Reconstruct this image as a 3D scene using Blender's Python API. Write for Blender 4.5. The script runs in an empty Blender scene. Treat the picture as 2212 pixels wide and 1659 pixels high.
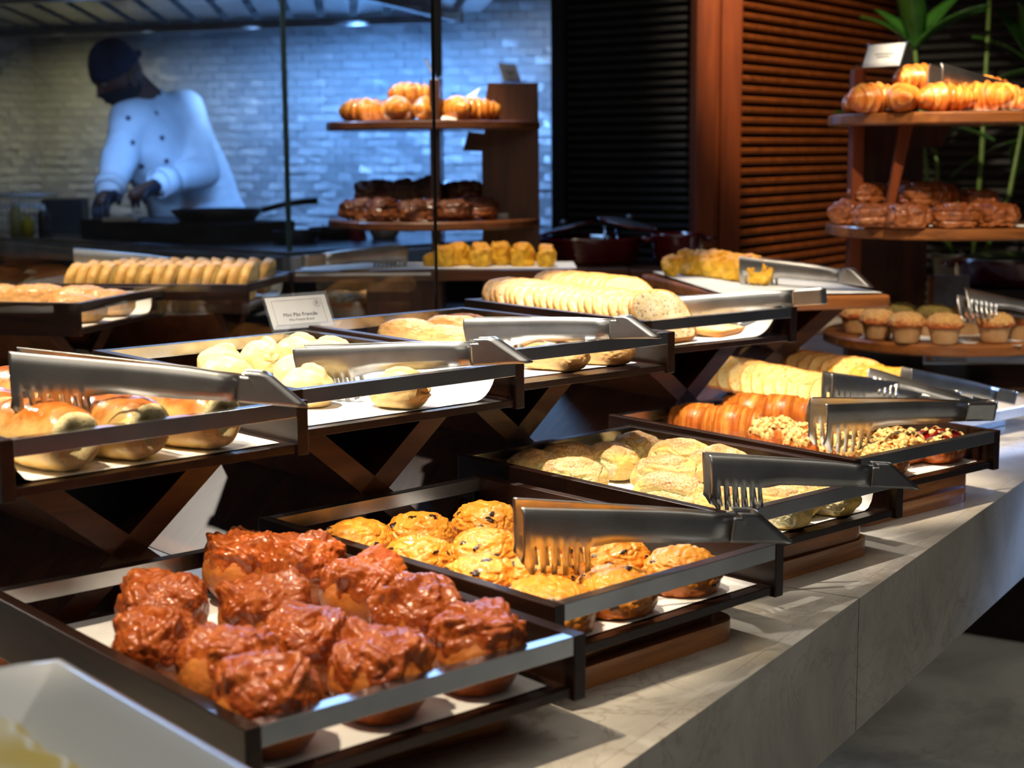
import bpy, bmesh, math, random
from mathutils import Vector, Matrix, Euler, noise

PI = math.pi
HC = 0.76                      # height of the marble buffet counter above the floor
CAM_Z = HC + 0.55
FPX, PITCH, ROLL = 3318.0, 0.1497, -0.0072   # recovered from the photo (pixels of a 2212 x 1659 frame)
COL = bpy.context.scene.collection
rng = random.Random(11)


# ------------------------------------------------------------------ camera maths
def ray(u, v):
    x, y = (u - 1106) / FPX, -(v - 829.5) / FPX
    cr, sr, c, s = math.cos(ROLL), math.sin(ROLL), math.cos(PITCH), math.sin(PITCH)
    a, b = x * cr - y * sr, x * sr + y * cr
    return Vector((a, c + b * s, -s + b * c))


def at(u, v, z):
    """point of the horizontal plane z (above the counter) seen at pixel u, v"""
    d = ray(u, v)
    return d * ((z - .55) / d.z) + Vector((0, 0, CAM_Z))


def aty(u, v, y):
    """point at distance y in front of the camera seen at pixel u, v"""
    d = ray(u, v)
    return d * (y / d.y) + Vector((0, 0, CAM_Z))


# ------------------------------------------------------------------ mesh helpers
_ico = {}


def ico(sub):
    if sub not in _ico:
        bm = bmesh.new()
        bmesh.ops.create_icosphere(bm, subdivisions=sub, radius=1)
        bm.verts.ensure_lookup_table()
        _ico[sub] = ([v.co.copy() for v in bm.verts], [tuple(x.index for x in f.verts) for f in bm.faces])
        bm.free()
    return _ico[sub]


class MB:
    def __init__(s):
        s.v, s.f, s.m, s.sm = [], [], [], []

    def add(s, vs, fs, mi=0, smooth=False, M=None):
        b = len(s.v)
        s.v.extend((M @ Vector(p)) if M else Vector(p) for p in vs)
        for i, f in enumerate(fs):
            s.f.append(tuple(b + k for k in f))
            s.m.append(mi[i] if isinstance(mi, list) else mi)
            s.sm.append(smooth)
        return s

    def box(s, x0, x1, y0, y1, z0, z1, mi=0, M=None):
        vs = [(x, y, z) for z in (z0, z1) for y in (y0, y1) for x in (x0, x1)]
        return s.add(vs, [(0, 2, 3, 1), (4, 5, 7, 6), (0, 1, 5, 4), (2, 6, 7, 3), (0, 4, 6, 2), (1, 3, 7, 5)], mi, False, M)

    def prism(s, poly, z0, z1, mi=0, M=None, smooth=False):
        n = len(poly)
        vs = [(p[0], p[1], z0) for p in poly] + [(p[0], p[1], z1) for p in poly]
        fs = [tuple(range(n))[::-1], tuple(range(n, 2 * n))]
        s.add(vs, fs, mi, False, M)
        s.add(vs, [(i, (i + 1) % n, n + (i + 1) % n, n + i) for i in range(n)], mi, smooth, M)
        return s

    def tube(s, pts, r, n=10, mi=0, caps=True, M=None):
        pts = [Vector(p) for p in pts]
        k = len(pts)
        rs = r if isinstance(r, (list, tuple)) else [r] * k
        vs, fs = [], []
        ref = None
        for i, p in enumerate(pts):
            t = (pts[min(i + 1, k - 1)] - pts[max(i - 1, 0)]).normalized()
            if ref is None:
                ref = t.orthogonal().normalized()
            ref = (ref - t * ref.dot(t)).normalized()
            b = t.cross(ref)
            for j in range(n):
                a = 2 * PI * j / n
                vs.append(p + (ref * math.cos(a) + b * math.sin(a)) * rs[i])
        for i in range(k - 1):
            for j in range(n):
                fs.append((i * n + j, i * n + (j + 1) % n, (i + 1) * n + (j + 1) % n, (i + 1) * n + j))
        if caps:
            fs.append(tuple(range(n))[::-1])
            fs.append(tuple(range((k - 1) * n, k * n)))
        return s.add(vs, fs, mi, True, M)

    def grid(s, fn, nu, nv, mi=0, smooth=True, wrap_u=False, M=None, keep=None):
        vs = [fn(i / nu, j / nv) for j in range(nv + 1) for i in range(nu + (0 if wrap_u else 1))]
        w = nu if wrap_u else nu + 1
        fs = [(j * w + i, j * w + (i + 1) % w, (j + 1) * w + (i + 1) % w, (j + 1) * w + i)
              for j in range(nv) for i in range(nu) if keep is None or keep(i, j)]
        return s.add(vs, fs, mi, smooth, M)

    def lathe(s, prof, n=32, mi=0, M=None):
        k = len(prof) - 1
        return s.grid(lambda u, v: (prof[round(v * k)][0] * math.cos(2 * PI * u), prof[round(v * k)][0] * math.sin(2 * PI * u), prof[round(v * k)][1]), n, k, mi, True, True, M)

    def ico(s, sub, fn, mi=0, M=None, keep=None):
        vs, fs = ico(sub)
        if keep:
            fs = [f for f in fs if all(keep(vs[i]) for i in f)]
            used = sorted({i for f in fs for i in f})
            mp = {a: b for b, a in enumerate(used)}
            return s.add([fn(vs[i]) for i in used], [tuple(mp[i] for i in f) for f in fs], mi, True, M)
        return s.add([fn(p) for p in vs], fs, mi, True, M)

    def build(s, name, mats, parent=None, loc=(0, 0, 0), rot=(0, 0, 0), bevel=0, solid=0, sub=0):
        me = bpy.data.meshes.new(name)
        me.from_pydata([tuple(p) for p in s.v], [], s.f)
        for m in (mats if isinstance(mats, (list, tuple)) else [mats]):
            me.materials.append(m)
        me.polygons.foreach_set('material_index', s.m)
        me.polygons.foreach_set('use_smooth', s.sm)
        me.update()
        o = bpy.data.objects.new(name, me)
        COL.objects.link(o)
        o.parent = parent
        o.location = loc
        o.rotation_euler = rot if isinstance(rot, (tuple, list, Euler)) else (0, 0, rot)
        if solid:
            d = o.modifiers.new('thickness', 'SOLIDIFY'); d.thickness = solid; d.offset = 0
        if bevel:
            d = o.modifiers.new('edge', 'BEVEL'); d.width = bevel; d.segments = 2; d.limit_method = 'ANGLE'
        if sub:
            d = o.modifiers.new('smooth', 'SUBSURF'); d.levels = sub; d.render_levels = sub
        return o


def empty(name, loc=(0, 0, 0), rot=(0, 0, 0)):
    o = bpy.data.objects.new(name, None)
    COL.objects.link(o)
    o.location = loc
    o.rotation_euler = rot if isinstance(rot, (tuple, list, Euler)) else (0, 0, rot)
    o.empty_display_size = .02
    return o


def tag(o, label, cat, group=None, kind=None):
    o['label'] = label
    o['category'] = cat
    if group: o['group'] = group
    if kind: o['kind'] = kind
    return o


def struct(o):
    o['kind'] = 'structure'
    return o


def dup(o, parent=None):
    c = o.copy()
    COL.objects.link(c)
    c.parent = parent
    for ch in o.children:
        dup(ch, c)
    return c


_used = set()


def inst(proto, loc, rot, label, cat, group=None, scale=1.0):
    """first use moves the prototype itself, later uses copy it with its parts"""
    o = proto if proto.name not in _used else dup(proto)
    _used.add(proto.name)
    o.location = loc
    o.rotation_euler = rot if isinstance(rot, (tuple, list, Euler)) else (0, 0, rot)
    o.scale = (scale,) * 3 if not isinstance(scale, tuple) else scale
    return tag(o, label, cat, group)


ORD = ['first', 'second', 'third', 'fourth', 'fifth', 'sixth', 'seventh', 'eighth', 'ninth', 'tenth', 'eleventh', 'twelfth',
       'thirteenth', 'fourteenth', 'fifteenth', 'sixteenth', 'seventeenth', 'eighteenth', 'nineteenth', 'twentieth',
       'twenty-first', 'twenty-second', 'twenty-third', 'twenty-fourth']


# ------------------------------------------------------------------ materials
def lin(c):
    return tuple((x / 255 / 12.92) if x / 255 <= .04045 else ((x / 255 + .055) / 1.055) ** 2.4 for x in c) + (1,)


class N:
    """small node-tree builder"""
    def __init__(s, name):
        s.m = bpy.data.materials.new(name)
        s.m.use_nodes = True
        s.t = s.m.node_tree
        s.n = s.t.nodes
        s.p = s.n['Principled BSDF']
        s.out = s.n['Material Output']

    def new(s, typ, **kw):
        n = s.n.new(typ)
        for k, v in kw.items():
            if k.startswith('i_'):
                n.inputs[k[2:].replace('_', ' ')].default_value = v
            else:
                setattr(n, k, v)
        return n

    def link(s, a, b):
        s.t.links.new(a, b)

    def coord(s, scale=(1, 1, 1), rot=(0, 0, 0), kind='Object', vary=True):
        tc = s.new('ShaderNodeTexCoord')
        mp = s.new('ShaderNodeMapping')
        mp.inputs['Scale'].default_value = scale
        mp.inputs['Rotation'].default_value = rot
        s.link(tc.outputs[kind], mp.inputs['Vector'])
        if vary:
            oi = s.new('ShaderNodeObjectInfo')
            mu = s.new('ShaderNodeMath', operation='MULTIPLY'); mu.inputs[1].default_value = 37.0
            s.link(oi.outputs['Random'], mu.inputs[0])
            s.link(mu.outputs[0], mp.inputs['Location'])
        return mp.outputs[0]

    def noise(s, vec, scale, detail=4, rough=.55, dist=0):
        n = s.new('ShaderNodeTexNoise')
        n.inputs['Scale'].default_value = scale
        n.inputs['Detail'].default_value = detail
        n.inputs['Roughness'].default_value = rough
        n.inputs['Distortion'].default_value = dist
        s.link(vec, n.inputs['Vector'])
        return n.outputs['Fac']

    def ramp(s, fac, stops):
        n = s.new('ShaderNodeValToRGB')
        e = n.color_ramp.elements
        while len(e) < len(stops): e.new(.5)
        for k, (p, c) in enumerate(stops):
            e[k].position = p
            e[k].color = c if len(c) == 4 else lin(c)
        s.link(fac, n.inputs[0])
        return n.outputs[0]

    def mix(s, fac, a, b, blend='MIX'):
        n = s.new('ShaderNodeMix', data_type='RGBA', blend_type=blend)
        for sock, val in ((n.inputs[0], fac), (n.inputs[6], a), (n.inputs[7], b)):
            if hasattr(val, 'is_linked'): s.link(val, sock)
            elif isinstance(val, (int, float)): sock.default_value = val
            else: sock.default_value = val if len(val) == 4 else lin(val)
        return n.outputs[2]

    def math(s, op, a, b=0, clamp=False):
        n = s.new('ShaderNodeMath', operation=op, use_clamp=clamp)
        for i, val in enumerate((a, b)):
            if hasattr(val, 'is_linked'): s.link(val, n.inputs[i])
            else: n.inputs[i].default_value = val
        return n.outputs[0]

    def rng(s, val, a, b, c=0, d=1):
        n = s.new('ShaderNodeMapRange', interpolation_type='SMOOTHSTEP')
        s.link(val, n.inputs[0])
        for i, x in enumerate((a, b, c, d)): n.inputs[i + 1].default_value = x
        return n.outputs[0]

    def bump(s, h, strength, dist=.002):
        n = s.new('ShaderNodeBump')
        n.inputs['Strength'].default_value = strength
        n.inputs['Distance'].default_value = dist
        s.link(h, n.inputs['Height'])
        s.link(n.outputs[0], s.p.inputs['Normal'])

    def set(s, color=None, rough=None, metal=None, coat=None, spec=None, coat_rough=None):
        for key, val in (('Base Color', color), ('Roughness', rough), ('Metallic', metal), ('Coat Weight', coat), ('Specular IOR Level', spec), ('Coat Roughness', coat_rough)):
            if val is None: continue
            if hasattr(val, 'is_linked'): s.link(val, s.p.inputs[key])
            elif isinstance(val, (tuple, list)): s.p.inputs[key].default_value = val if len(val) == 4 else lin(val)
            else: s.p.inputs[key].default_value = val
        return s.m


def plain(name, c, rough=.5, metal=0, coat=0, spec=.5):
    return N(name).set(c, rough, metal, coat, spec)


def mottled(name, c1, c2, scale=20, rough=.5, metal=0, coat=0, bump=0, bscale=200):
    n = N(name)
    co = n.coord()
    n.set(n.ramp(n.noise(co, scale), [(.35, c1), (.65, c2)]), rough, metal, coat)
    if bump: n.bump(n.noise(co, bscale), bump)
    return n.m


def wood(name, dark, light, axis=0, scale=1.0, rough=.35, coat=.2, strips=0, spec=.5):
    n = N(name)
    sc = [60 * scale] * 3
    sc[axis] = 5 * scale
    co = n.coord(tuple(sc))
    fac = n.noise(co, 1.0, 5, .6, .6)
    col = n.ramp(fac, [(.3, dark), (.7, light)])
    if strips:
        tc = n.new('ShaderNodeTexCoord')
        sp = n.new('ShaderNodeSeparateXYZ')
        n.link(tc.outputs['Object'], sp.inputs[0])
        k = n.math('FLOOR', n.math('MULTIPLY', sp.outputs[strips - 1], 1 / .045))
        wn = n.new('ShaderNodeTexWhiteNoise', noise_dimensions='1D')
        n.link(k, wn.inputs['W'])
        col = n.mix(n.math('MULTIPLY', wn.outputs[0], .75), col, dark)
    n.set(col, rough, 0, coat, spec)
    n.bump(fac, .15, .001)
    return n.m


def bread(name, top, side, zlo, zhi, top2=None, rough=.45, coat=0.0, bump=.35, scale=25, fine=220, wob=.012, dist=.002, dust=None, layers=None):
    """crust that browns with height on the loaf, mottled by noise"""
    n = N(name)
    co = n.coord()
    tc = n.new('ShaderNodeTexCoord')
    sp = n.new('ShaderNodeSeparateXYZ')
    n.link(tc.outputs['Object'], sp.inputs[0])
    nz = n.noise(co, scale, 5, .6)
    z = n.math('ADD', sp.outputs[2], n.math('MULTIPLY', n.math('SUBTRACT', nz, .5), wob * 4))
    tcol = n.ramp(n.noise(co, scale * 1.7, 4), [(.35, top), (.68, top2 or top)])
    col = n.mix(n.rng(z, zlo, zhi), side, tcol)
    f = n.noise(co, fine, 3, .7)
    if layers:
        ls = n.noise(n.coord((layers, 9, 9)), 1.0, 3, .6, .35)
        col = n.mix(n.math('MULTIPLY', n.rng(ls, .52, .60), .5), col, (240, 176, 88))
        col = n.mix(n.math('MULTIPLY', n.rng(ls, .46, .38), .6), col, (150, 66, 20))
        f = n.math('ADD', f, n.math('MULTIPLY', ls, 2.5))
    if dust:
        col = n.mix(n.math('MULTIPLY', n.rng(n.noise(co, 420, 3, .8), .45, .6), n.rng(nz, .35, .6)), col, dust)
    n.set(col, rough, 0, coat, .4, .15)
    n.bump(n.math('ADD', n.math('MULTIPLY', nz, 1.5), f), bump, dist)
    return n.m


def crumbm(name, c1, c2, hole, scale=260):
    n = N(name)
    co = n.coord()
    f = n.noise(co, scale, 4, .7)
    g = n.noise(co, scale * .35, 3, .6)
    col = n.mix(n.rng(g, .35, .75), c1, c2)
    col = n.mix(n.rng(f, .54, .66), col, hole)
    n.set(col, .8, 0, 0, .2)
    n.bump(n.math('SUBTRACT', 0.0, f), .6, .003)
    return n.m


def glassm(name, tint=(1, 1, 1, 1), refl=.06, rough=.0):
    """thin pane: lets light through and mirrors more at grazing angles"""
    n = N(name)
    tr = n.new('ShaderNodeBsdfTransparent'); tr.inputs[0].default_value = tint
    gl = n.new('ShaderNodeBsdfGlossy'); gl.inputs['Roughness'].default_value = rough
    lw = n.new('ShaderNodeLayerWeight'); lw.inputs[0].default_value = .5
    mx = n.new('ShaderNodeMixShader')
    n.link(n.math('ADD', n.math('MULTIPLY', n.math('POWER', lw.outputs['Facing'], 4.0), .6), refl, True), mx.inputs[0])
    n.link(tr.outputs[0], mx.inputs[1]); n.link(gl.outputs[0], mx.inputs[2])
    n.link(mx.outputs[0], n.out.inputs[0])
    return n.m


def emit(name, c, power):
    n = N(name)
    n.p.inputs['Emission Color'].default_value = lin(c)
    n.p.inputs['Emission Strength'].default_value = power
    n.set((20, 20, 20))
    return n.m


def marble(name, base, dark, vein, scale=3, rough=.25):
    n = N(name)
    co = n.coord(vary=False)
    a = n.noise(co, scale, 6, .6, 1.2)
    b = n.noise(co, scale * 2.2, 6, .65, 2.0)
    col = n.ramp(a, [(.3, dark), (.62, base)])
    v = n.math('ABSOLUTE', n.math('SUBTRACT', b, .5))
    msk = n.rng(n.noise(co, scale * .6, 3), .40, .62)
    col = n.mix(n.math('MULTIPLY', n.rng(v, .0, .03, .5, 0), msk), col, vein)
    n.set(col, rough, 0, .1)
    return n.m


M = {}
M['steel'] = mottled('brushed_steel', (150, 150, 152), (178, 178, 180), 8, .22, 1.0)
M['steel_dark'] = mottled('tong_steel', (168, 167, 165), (200, 199, 197), 14, .33, 1.0)
M['rail'] = mottled('rail_steel', (158, 160, 164), (184, 186, 190), 10, .24, 1.0)
M['tray_wood'] = wood('dark_tray_wood', (18, 9, 5), (46, 22, 11), 1, 1, .38, .12, spec=.35)
M['riser_wood'] = wood('x_riser_wood', (50, 25, 12), (104, 58, 30), 0, .7, .42, .15, strips=2)
M['block_wood'] = wood('block_wood', (104, 52, 20), (206, 134, 70), 0, .8, .32, .35)
M['stand_wood'] = wood('stand_wood', (48, 22, 9), (86, 44, 18), 2, .6, .4, .2)
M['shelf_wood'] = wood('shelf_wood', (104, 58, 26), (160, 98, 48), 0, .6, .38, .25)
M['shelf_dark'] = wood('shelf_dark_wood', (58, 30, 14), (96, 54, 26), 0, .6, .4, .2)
M['post_wood'] = wood('post_wood', (96, 40, 12), (134, 62, 22), 2, .5, .45, .1, spec=.35)
M['louver_wood'] = wood('louver_wood', (104, 50, 18), (148, 76, 30), 0, .5, .45, .1, spec=.35)
M['black_slat'] = mottled('black_slat', (24, 24, 24), (34, 34, 34), 20, .6)
M['black'] = mottled('black_paint', (14, 14, 15), (22, 22, 24), 20, .5)
M['paper'] = mottled('greaseproof_paper', (222, 220, 216), (238, 237, 234), 12, .7, bump=.1, bscale=60)
M['marble'] = marble('pale_marble', (216, 210, 199), (166, 160, 150), (132, 114, 96), 3.4, .28)
M['grout'] = plain('dark_grout', (70, 62, 54), .8)
M['slab'] = marble('white_slab', (225, 222, 216), (205, 200, 194), (180, 172, 164), 4, .3)
M['floor'] = marble('grey_marble_floor', (150, 150, 144), (112, 112, 108), (84, 80, 74), 2.2, .3)
M['ceiling'] = mottled('dark_ceiling', (20, 19, 18), (28, 27, 25), 6, .8)
M['porcelain'] = plain('white_porcelain', (222, 226, 228), .18, 0, .4)
M['red_enamel'] = mottled('burgundy_enamel', (66, 8, 14), (92, 12, 20), 8, .2, 0, .6)
M['glass'] = glassm('sneeze_glass', (.97, .975, .98, 1), .025)
M['acrylic'] = glassm('clear_acrylic', (.97, .98, 1, 1), .05)
M['glass_edge'] = plain('dark_glass_edge', (12, 14, 14), .2)
M['card'] = mottled('printed_card', (214, 209, 198), (224, 219, 209), 10, .7)
M['ink'] = plain('black_ink', (30, 28, 27), .7)
M['grey_ink'] = plain('grey_ink', (120, 115, 108), .7)

# ------------------------------------------------------------------ bread materials
M['bun_base'] = bread('brioche_crust', (188, 100, 40), (160, 80, 30), .01, .05, (206, 126, 56), .42, .15, .3, 40)
M['pecan'] = bread('pecan_caramel', (164, 72, 26), (142, 58, 20), .03, .07, (200, 108, 48), .27, .42, .3, 60, 240, .02, .002)
M['choc_bun'] = bread('yellow_bun_crust', (232, 158, 52), (200, 112, 36), .004, .026, (214, 132, 40), .36, .3, .55, 45, 260, .01)
M['choc'] = plain('dark_chocolate', (44, 20, 12), .35)
M['corn'] = bread('cornmeal_crust', (214, 158, 92), (246, 204, 106), .030, .050, (188, 112, 54), .7, 0, .4, 22, 300, .010, .0015, (244, 222, 172))
M['corn_tear'] = bread('torn_yellow_crumb', (248, 226, 140), (248, 232, 180), .01, .05, (246, 214, 104), .8, 0, .5, 70, 200, .01, .002)
M['pao'] = bread('pale_roll_crust', (246, 216, 150), (244, 208, 140), .01, .05, (238, 192, 116), .5, .08, .2, 30, 260)
M['roll'] = bread('speckled_roll_crust', (226, 172, 104), (230, 184, 120), .004, .04, (198, 134, 70), .45, .15, .4, 70, 330, .01, .0015)
M['ham_top'] = bread('glazed_roll_crust', (178, 92, 30), (238, 200, 124), .040, .060, (208, 132, 56), .28, .45, .25, 22, 200, .014)
M['crumb'] = crumbm('white_crumb', (240, 226, 176), (232, 210, 150), (206, 176, 112))
M['seed_crumb'] = crumbm('seeded_crumb', (228, 206, 166), (200, 164, 112), (104, 66, 34), 200)
M['seed_crust'] = bread('seeded_crust', (206, 140, 66), (196, 128, 58), 0, .05, (222, 168, 92), .5, .1, .5, 60, 300)
M['bag_crumb'] = crumbm('baguette_crumb', (240, 220, 160), (234, 206, 134), (198, 160, 92), 240)
M['bag_crust'] = bread('baguette_crust', (206, 150, 74), (190, 128, 60), 0, .05, (226, 182, 108), .5, .1, .4, 50, 300)
M['croissant'] = bread('croissant_crust', (220, 136, 52), (196, 100, 34), .012, .05, (196, 100, 34), .36, .15, .4, 30, 160, .02, layers=130)
M['croissant_pale'] = bread('layered_dough', (240, 178, 98), (226, 150, 70), .0, .05, (206, 122, 48), .4, .2, .4, 30, 160, .02, layers=300)
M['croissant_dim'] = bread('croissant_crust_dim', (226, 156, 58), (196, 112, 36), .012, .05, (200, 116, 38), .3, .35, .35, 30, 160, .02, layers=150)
M['almond'] = bread('toasted_almond', (246, 218, 152), (240, 200, 124), 0, .08, (232, 176, 96), .45, .15, .2, 120)
M['jam'] = plain('red_jam', (120, 12, 12), .12, 0, .8)
M['danish'] = bread('dark_pastry', (150, 82, 40), (170, 100, 52), .0, .045, (104, 50, 22), .35, .3, .6, 60, 200, .02, .003)
M['danish_dark'] = bread('chocolate_pastry', (84, 42, 20), (140, 78, 36), .0, .035, (54, 26, 13), .4, .2, .6, 60, 200, .02, .003)
M['muffin_top'] = bread('streusel_crumble', (226, 184, 116), (190, 96, 40), .044, .06, (206, 140, 76), .65, .05, .9, 80, 260, .012, .004)
M['muffin_green'] = bread('green_crumble', (150, 128, 64), (112, 74, 32), .044, .06, (122, 102, 48), .7, 0, .9, 80, 260, .012, .004)
M['cup'] = mottled('baking_paper_cup', (196, 156, 110), (180, 134, 86), 30, .6)
M['cornbread'] = bread('yellow_cornbread', (220, 140, 34), (236, 186, 50), .0, .07, (226, 160, 36), .55, .1, .5, 50, 240, .02)
M['focaccia_crust'] = bread('toasted_slice_crust', (240, 186, 98), (226, 138, 52), .01, .05, (214, 116, 36), .45, .15, .4, 60, 220, .03)
M['focaccia'] = crumbm('cheese_topped_crumb', (246, 220, 152), (240, 196, 108), (222, 140, 60), 120)
M['omelette'] = bread('yellow_topping', (240, 186, 40), (236, 196, 60), .0, .06, (216, 150, 40), .5, .1, .6, 90, 240)


def fb(p, f, o=Vector((0, 0, 0)), k=3):
    return noise.fractal(p * f + o, 1.0, 2.0, k)


def smooth(a, b, x):
    t = min(max((x - a) / (b - a), 0), 1)
    return t * t * (3 - 2 * t)


def gnd(v):
    v.z = max(v.z, 0)
    return v


def sgn(x, e):
    return math.copysign(abs(x) ** e, x)


# ------------------------------------------------------------------ bread prototypes (z = 0 is where they rest)
def pecan_bun(seed):
    o = Vector((seed * 7.3, seed * 3.1, 1.7))
    r = random.Random(seed)

    def body(n):
        h = math.hypot(n.x, n.y)
        k = (h ** (.66 if n.z < 0 else .66 + .24 * min(n.z * 1.5, 1))) / max(h, 1e-6)
        z = max(.032 + .042 * n.z, 0)
        R = .0465 * (1 + .05 * noise.noise(n * 1.6 + o)) * (.84 + .16 * smooth(0, .035, z))
        return Vector((n.x * k * R, n.y * k * R, z))

    nuts = [(Vector((r.uniform(-.85, .85), r.uniform(-.85, .85), r.uniform(.5, 1))).normalized(), r.uniform(0, PI), r.uniform(.8, 1.3)) for _ in range(9)]

    def thr(n):
        a = Vector((n.x, n.y, 0)).normalized() if math.hypot(n.x, n.y) > .01 else Vector((1, 0, 0))
        return .24 + .60 * noise.noise(a * 1.3 + o) + .30 * noise.noise(a * 4 + o)

    def top(n):
        p = body(n)
        tz = thr(n)
        e = smooth(tz - .02, tz + .30, n.z)
        dd, _ = noise.voronoi(n * 3.6 + o)
        d2, _ = noise.voronoi(n * 7.5 - o)
        g0 = .35 + .65 * smooth(.1, .6, n.z)
        d = .0010 + .0036 * math.exp(-(dd[0] / .42) ** 2) * g0 + .0018 * math.exp(-(d2[0] / .4) ** 2) * g0 + .0012 * fb(n, 5, o)
        for c, a, s in nuts:
            t = n - c
            if t.length < .55:
                u = c.orthogonal().normalized(); w = c.cross(u)
                x, y = t.dot(u), t.dot(w)
                X, Y = x * math.cos(a) + y * math.sin(a), -x * math.sin(a) + y * math.cos(a)
                g = math.exp(-(X / (.34 * s)) ** 4 - (Y / (.16 * s)) ** 4)
                d += .0058 * g * (1 - .3 * math.exp(-(Y / .03) ** 2))
        return p + n * (d * e - .005 * smooth(tz + .03, tz - .08, n.z))

    b = MB().ico(6, lambda n: body(n) + n * .0008 * fb(n, 6, o)).build('pecan_bun', M['bun_base'])
    MB().ico(7, top, keep=lambda n: n.z > thr(n) - .09).build('pecan_topping', M['pecan'], b)
    return b


def choc_bun(seed):
    o = Vector((seed * 5.1, 2.2, seed * 1.3))
    r = random.Random(seed)
    chips = [(Vector((r.uniform(-1, 1), r.uniform(-1, 1), r.uniform(-.1, .9))).normalized(), r.uniform(0, PI), r.uniform(.06, .17), r.uniform(.045, .08)) for _ in range(12)]

    def fn(n):
        h = math.hypot(n.x, n.y)
        k = (h ** .8) / max(h, 1e-6)
        z = max(.016 + .030 * n.z * (1 + .06 * noise.noise(n * 2 + o)), 0)
        R = .0445 * (1 + .07 * noise.noise(n * 1.4 + o))
        p = Vector((n.x * k * R, n.y * k * R, z))
        cr = abs(noise.noise(n * 2.1 + o * 2))
        d = .0026 * fb(n, 4, o) - .0035 * math.exp(-(cr / .035) ** 2) * smooth(-.2, .3, n.z)
        return gnd(p + n * (d + .0012 * (chip(n) > .5)))

    def chip(n):
        for c, a, x0, y0 in chips:
            t = n - c
            if t.length < .25:
                u = c.orthogonal().normalized(); w = c.cross(u)
                x, y = t.dot(u), t.dot(w)
                X, Y = x * math.cos(a) + y * math.sin(a), -x * math.sin(a) + y * math.cos(a)
                if (X / x0) ** 2 + (Y / y0) ** 2 < 1 + .5 * noise.noise(n * 30): return 1
        return 0

    m = MB().ico(6, fn)
    vs, fs = ico(6)
    m.m = [chip((vs[f[0]] + vs[f[1]] + vs[f[2]]) / 3) for f in fs]
    return m.build('chocolate_chip_bun', [M['choc_bun'], M['choc']])


def corn_roll(seed):
    o = Vector((seed * 4.7, seed, .3))

    def fn(n):
        p = Vector((.052 * sgn(n.x, .85), .036 * sgn(n.y, .85), max(.021 + .031 * n.z, 0)))
        d = .004 * noise.noise(n * 1.8 + o) + .0015 * fb(n, 4, o)
        d -= tear(n) * (.0035 + .0015 * noise.noise(n * 9 + o))
        d -= .0025 * math.exp(-(abs(noise.noise(n * 1.5 + o * 3)) / .04) ** 2) * smooth(.2, .6, n.z)
        return gnd(p + n * d)

    def tear(n):
        e = -.62 + .28 * noise.noise(n * 2.0 + o) - n.y
        return smooth(0, .14, e) * smooth(.55, .35, n.z + .2 * noise.noise(n * 3 + o)) * smooth(.85, .7, abs(n.x))

    m = MB().ico(6, fn)
    vs, fs = ico(6)
    m.m = [1 if tear(vs[f[0]]) > .5 else 0 for f in fs]
    return m.build('cornmeal_roll', [M['corn'], M['corn_tear']])


def pao_roll(seed):
    o = Vector((seed * 3.9, .5, seed * 2.1))

    def fn(n):
        p = Vector((.042 * sgn(n.x, .95), .032 * sgn(n.y, .9), max(.019 + .028 * n.z, 0)))
        d = .003 * noise.noise(n * 1.6 + o) + .0006 * fb(n, 5, o)
        if n.z > 0:
            w = smooth(.75, .45, abs(n.x))
            y = n.y - .12 - .08 * noise.noise(Vector((n.x * 2, 0, seed)))
            d += w * (.006 * math.exp(-((y - .13) / .12) ** 2) - .0055 * math.exp(-((y + .02) / .06) ** 2))
        e = smooth(.86, .98, abs(n.x))
        d += e * .003 * math.sin(math.atan2(n.z, n.y) * 5 + seed)
        return gnd(p + n * d)

    return MB().ico(6, fn).build('mini_french_roll', M['pao'])


def long_roll(seed, L=.054, W=.025, H=.042, mat='roll', name='speckled_roll'):
    o = Vector((seed * 2.9, 4.5, seed * 1.1))

    def fn(n):
        p = Vector((L * sgn(n.x, .8), W * sgn(n.y, .8), max(H * .44 + H * .6 * n.z, 0)))
        return gnd(p + n * (.0035 * noise.noise(n * 1.7 + o) + .001 * fb(n, 6, o)))

    return MB().ico(6, fn).build(name, M[mat])


def ham_roll(seed):
    """glazed tube of dough, hollow at both ends"""
    o = Vector((seed * 2.3, 1.5, seed * .7))
    L = .066
    end = [(-L + .03, .0005), (-L + .028, .007), (-L + .007, .0095), (-L + .002, .015), (-L - .001, .024), (-L + .003, .0295)]
    prof = end + [(-L + .010 + (2 * L - .020) * i / 28, .0315 + .0055 * math.sin(PI * i / 28) ** .7 + .0014 * ((i * 5 / 28) % 1)) for i in range(29)]
    prof += [(-x, q) for x, q in end[::-1]]
    k = len(prof) - 1

    def fn(u, v):
        i = round(v * k)
        x, r = prof[i]
        a = 2 * PI * u
        n = Vector((x * 18, math.cos(a), math.sin(a)))
        rr = r * (1 + .05 * noise.noise(n * .9 + o) + .015 * fb(n, 2.5, o)) * (1 + .3 * math.cos(2 * a + seed) * smooth(.016, .008, r))
        xx = x + .004 * noise.noise(n * 1.2 + o) * (abs(x) > .05)
        z = .0325 + rr * math.sin(a)
        return Vector((xx, rr * 1.05 * math.cos(a), max(z, 0)))

    m = MB().grid(fn, 48, k, 0, True, True)
    m.m = [(1 if (j < 5 or j >= k - 5) else 0) for j in range(k) for i in range(48)]
    return m.build('sausage_roll', [M['ham_top'], M['crumb']])


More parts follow.
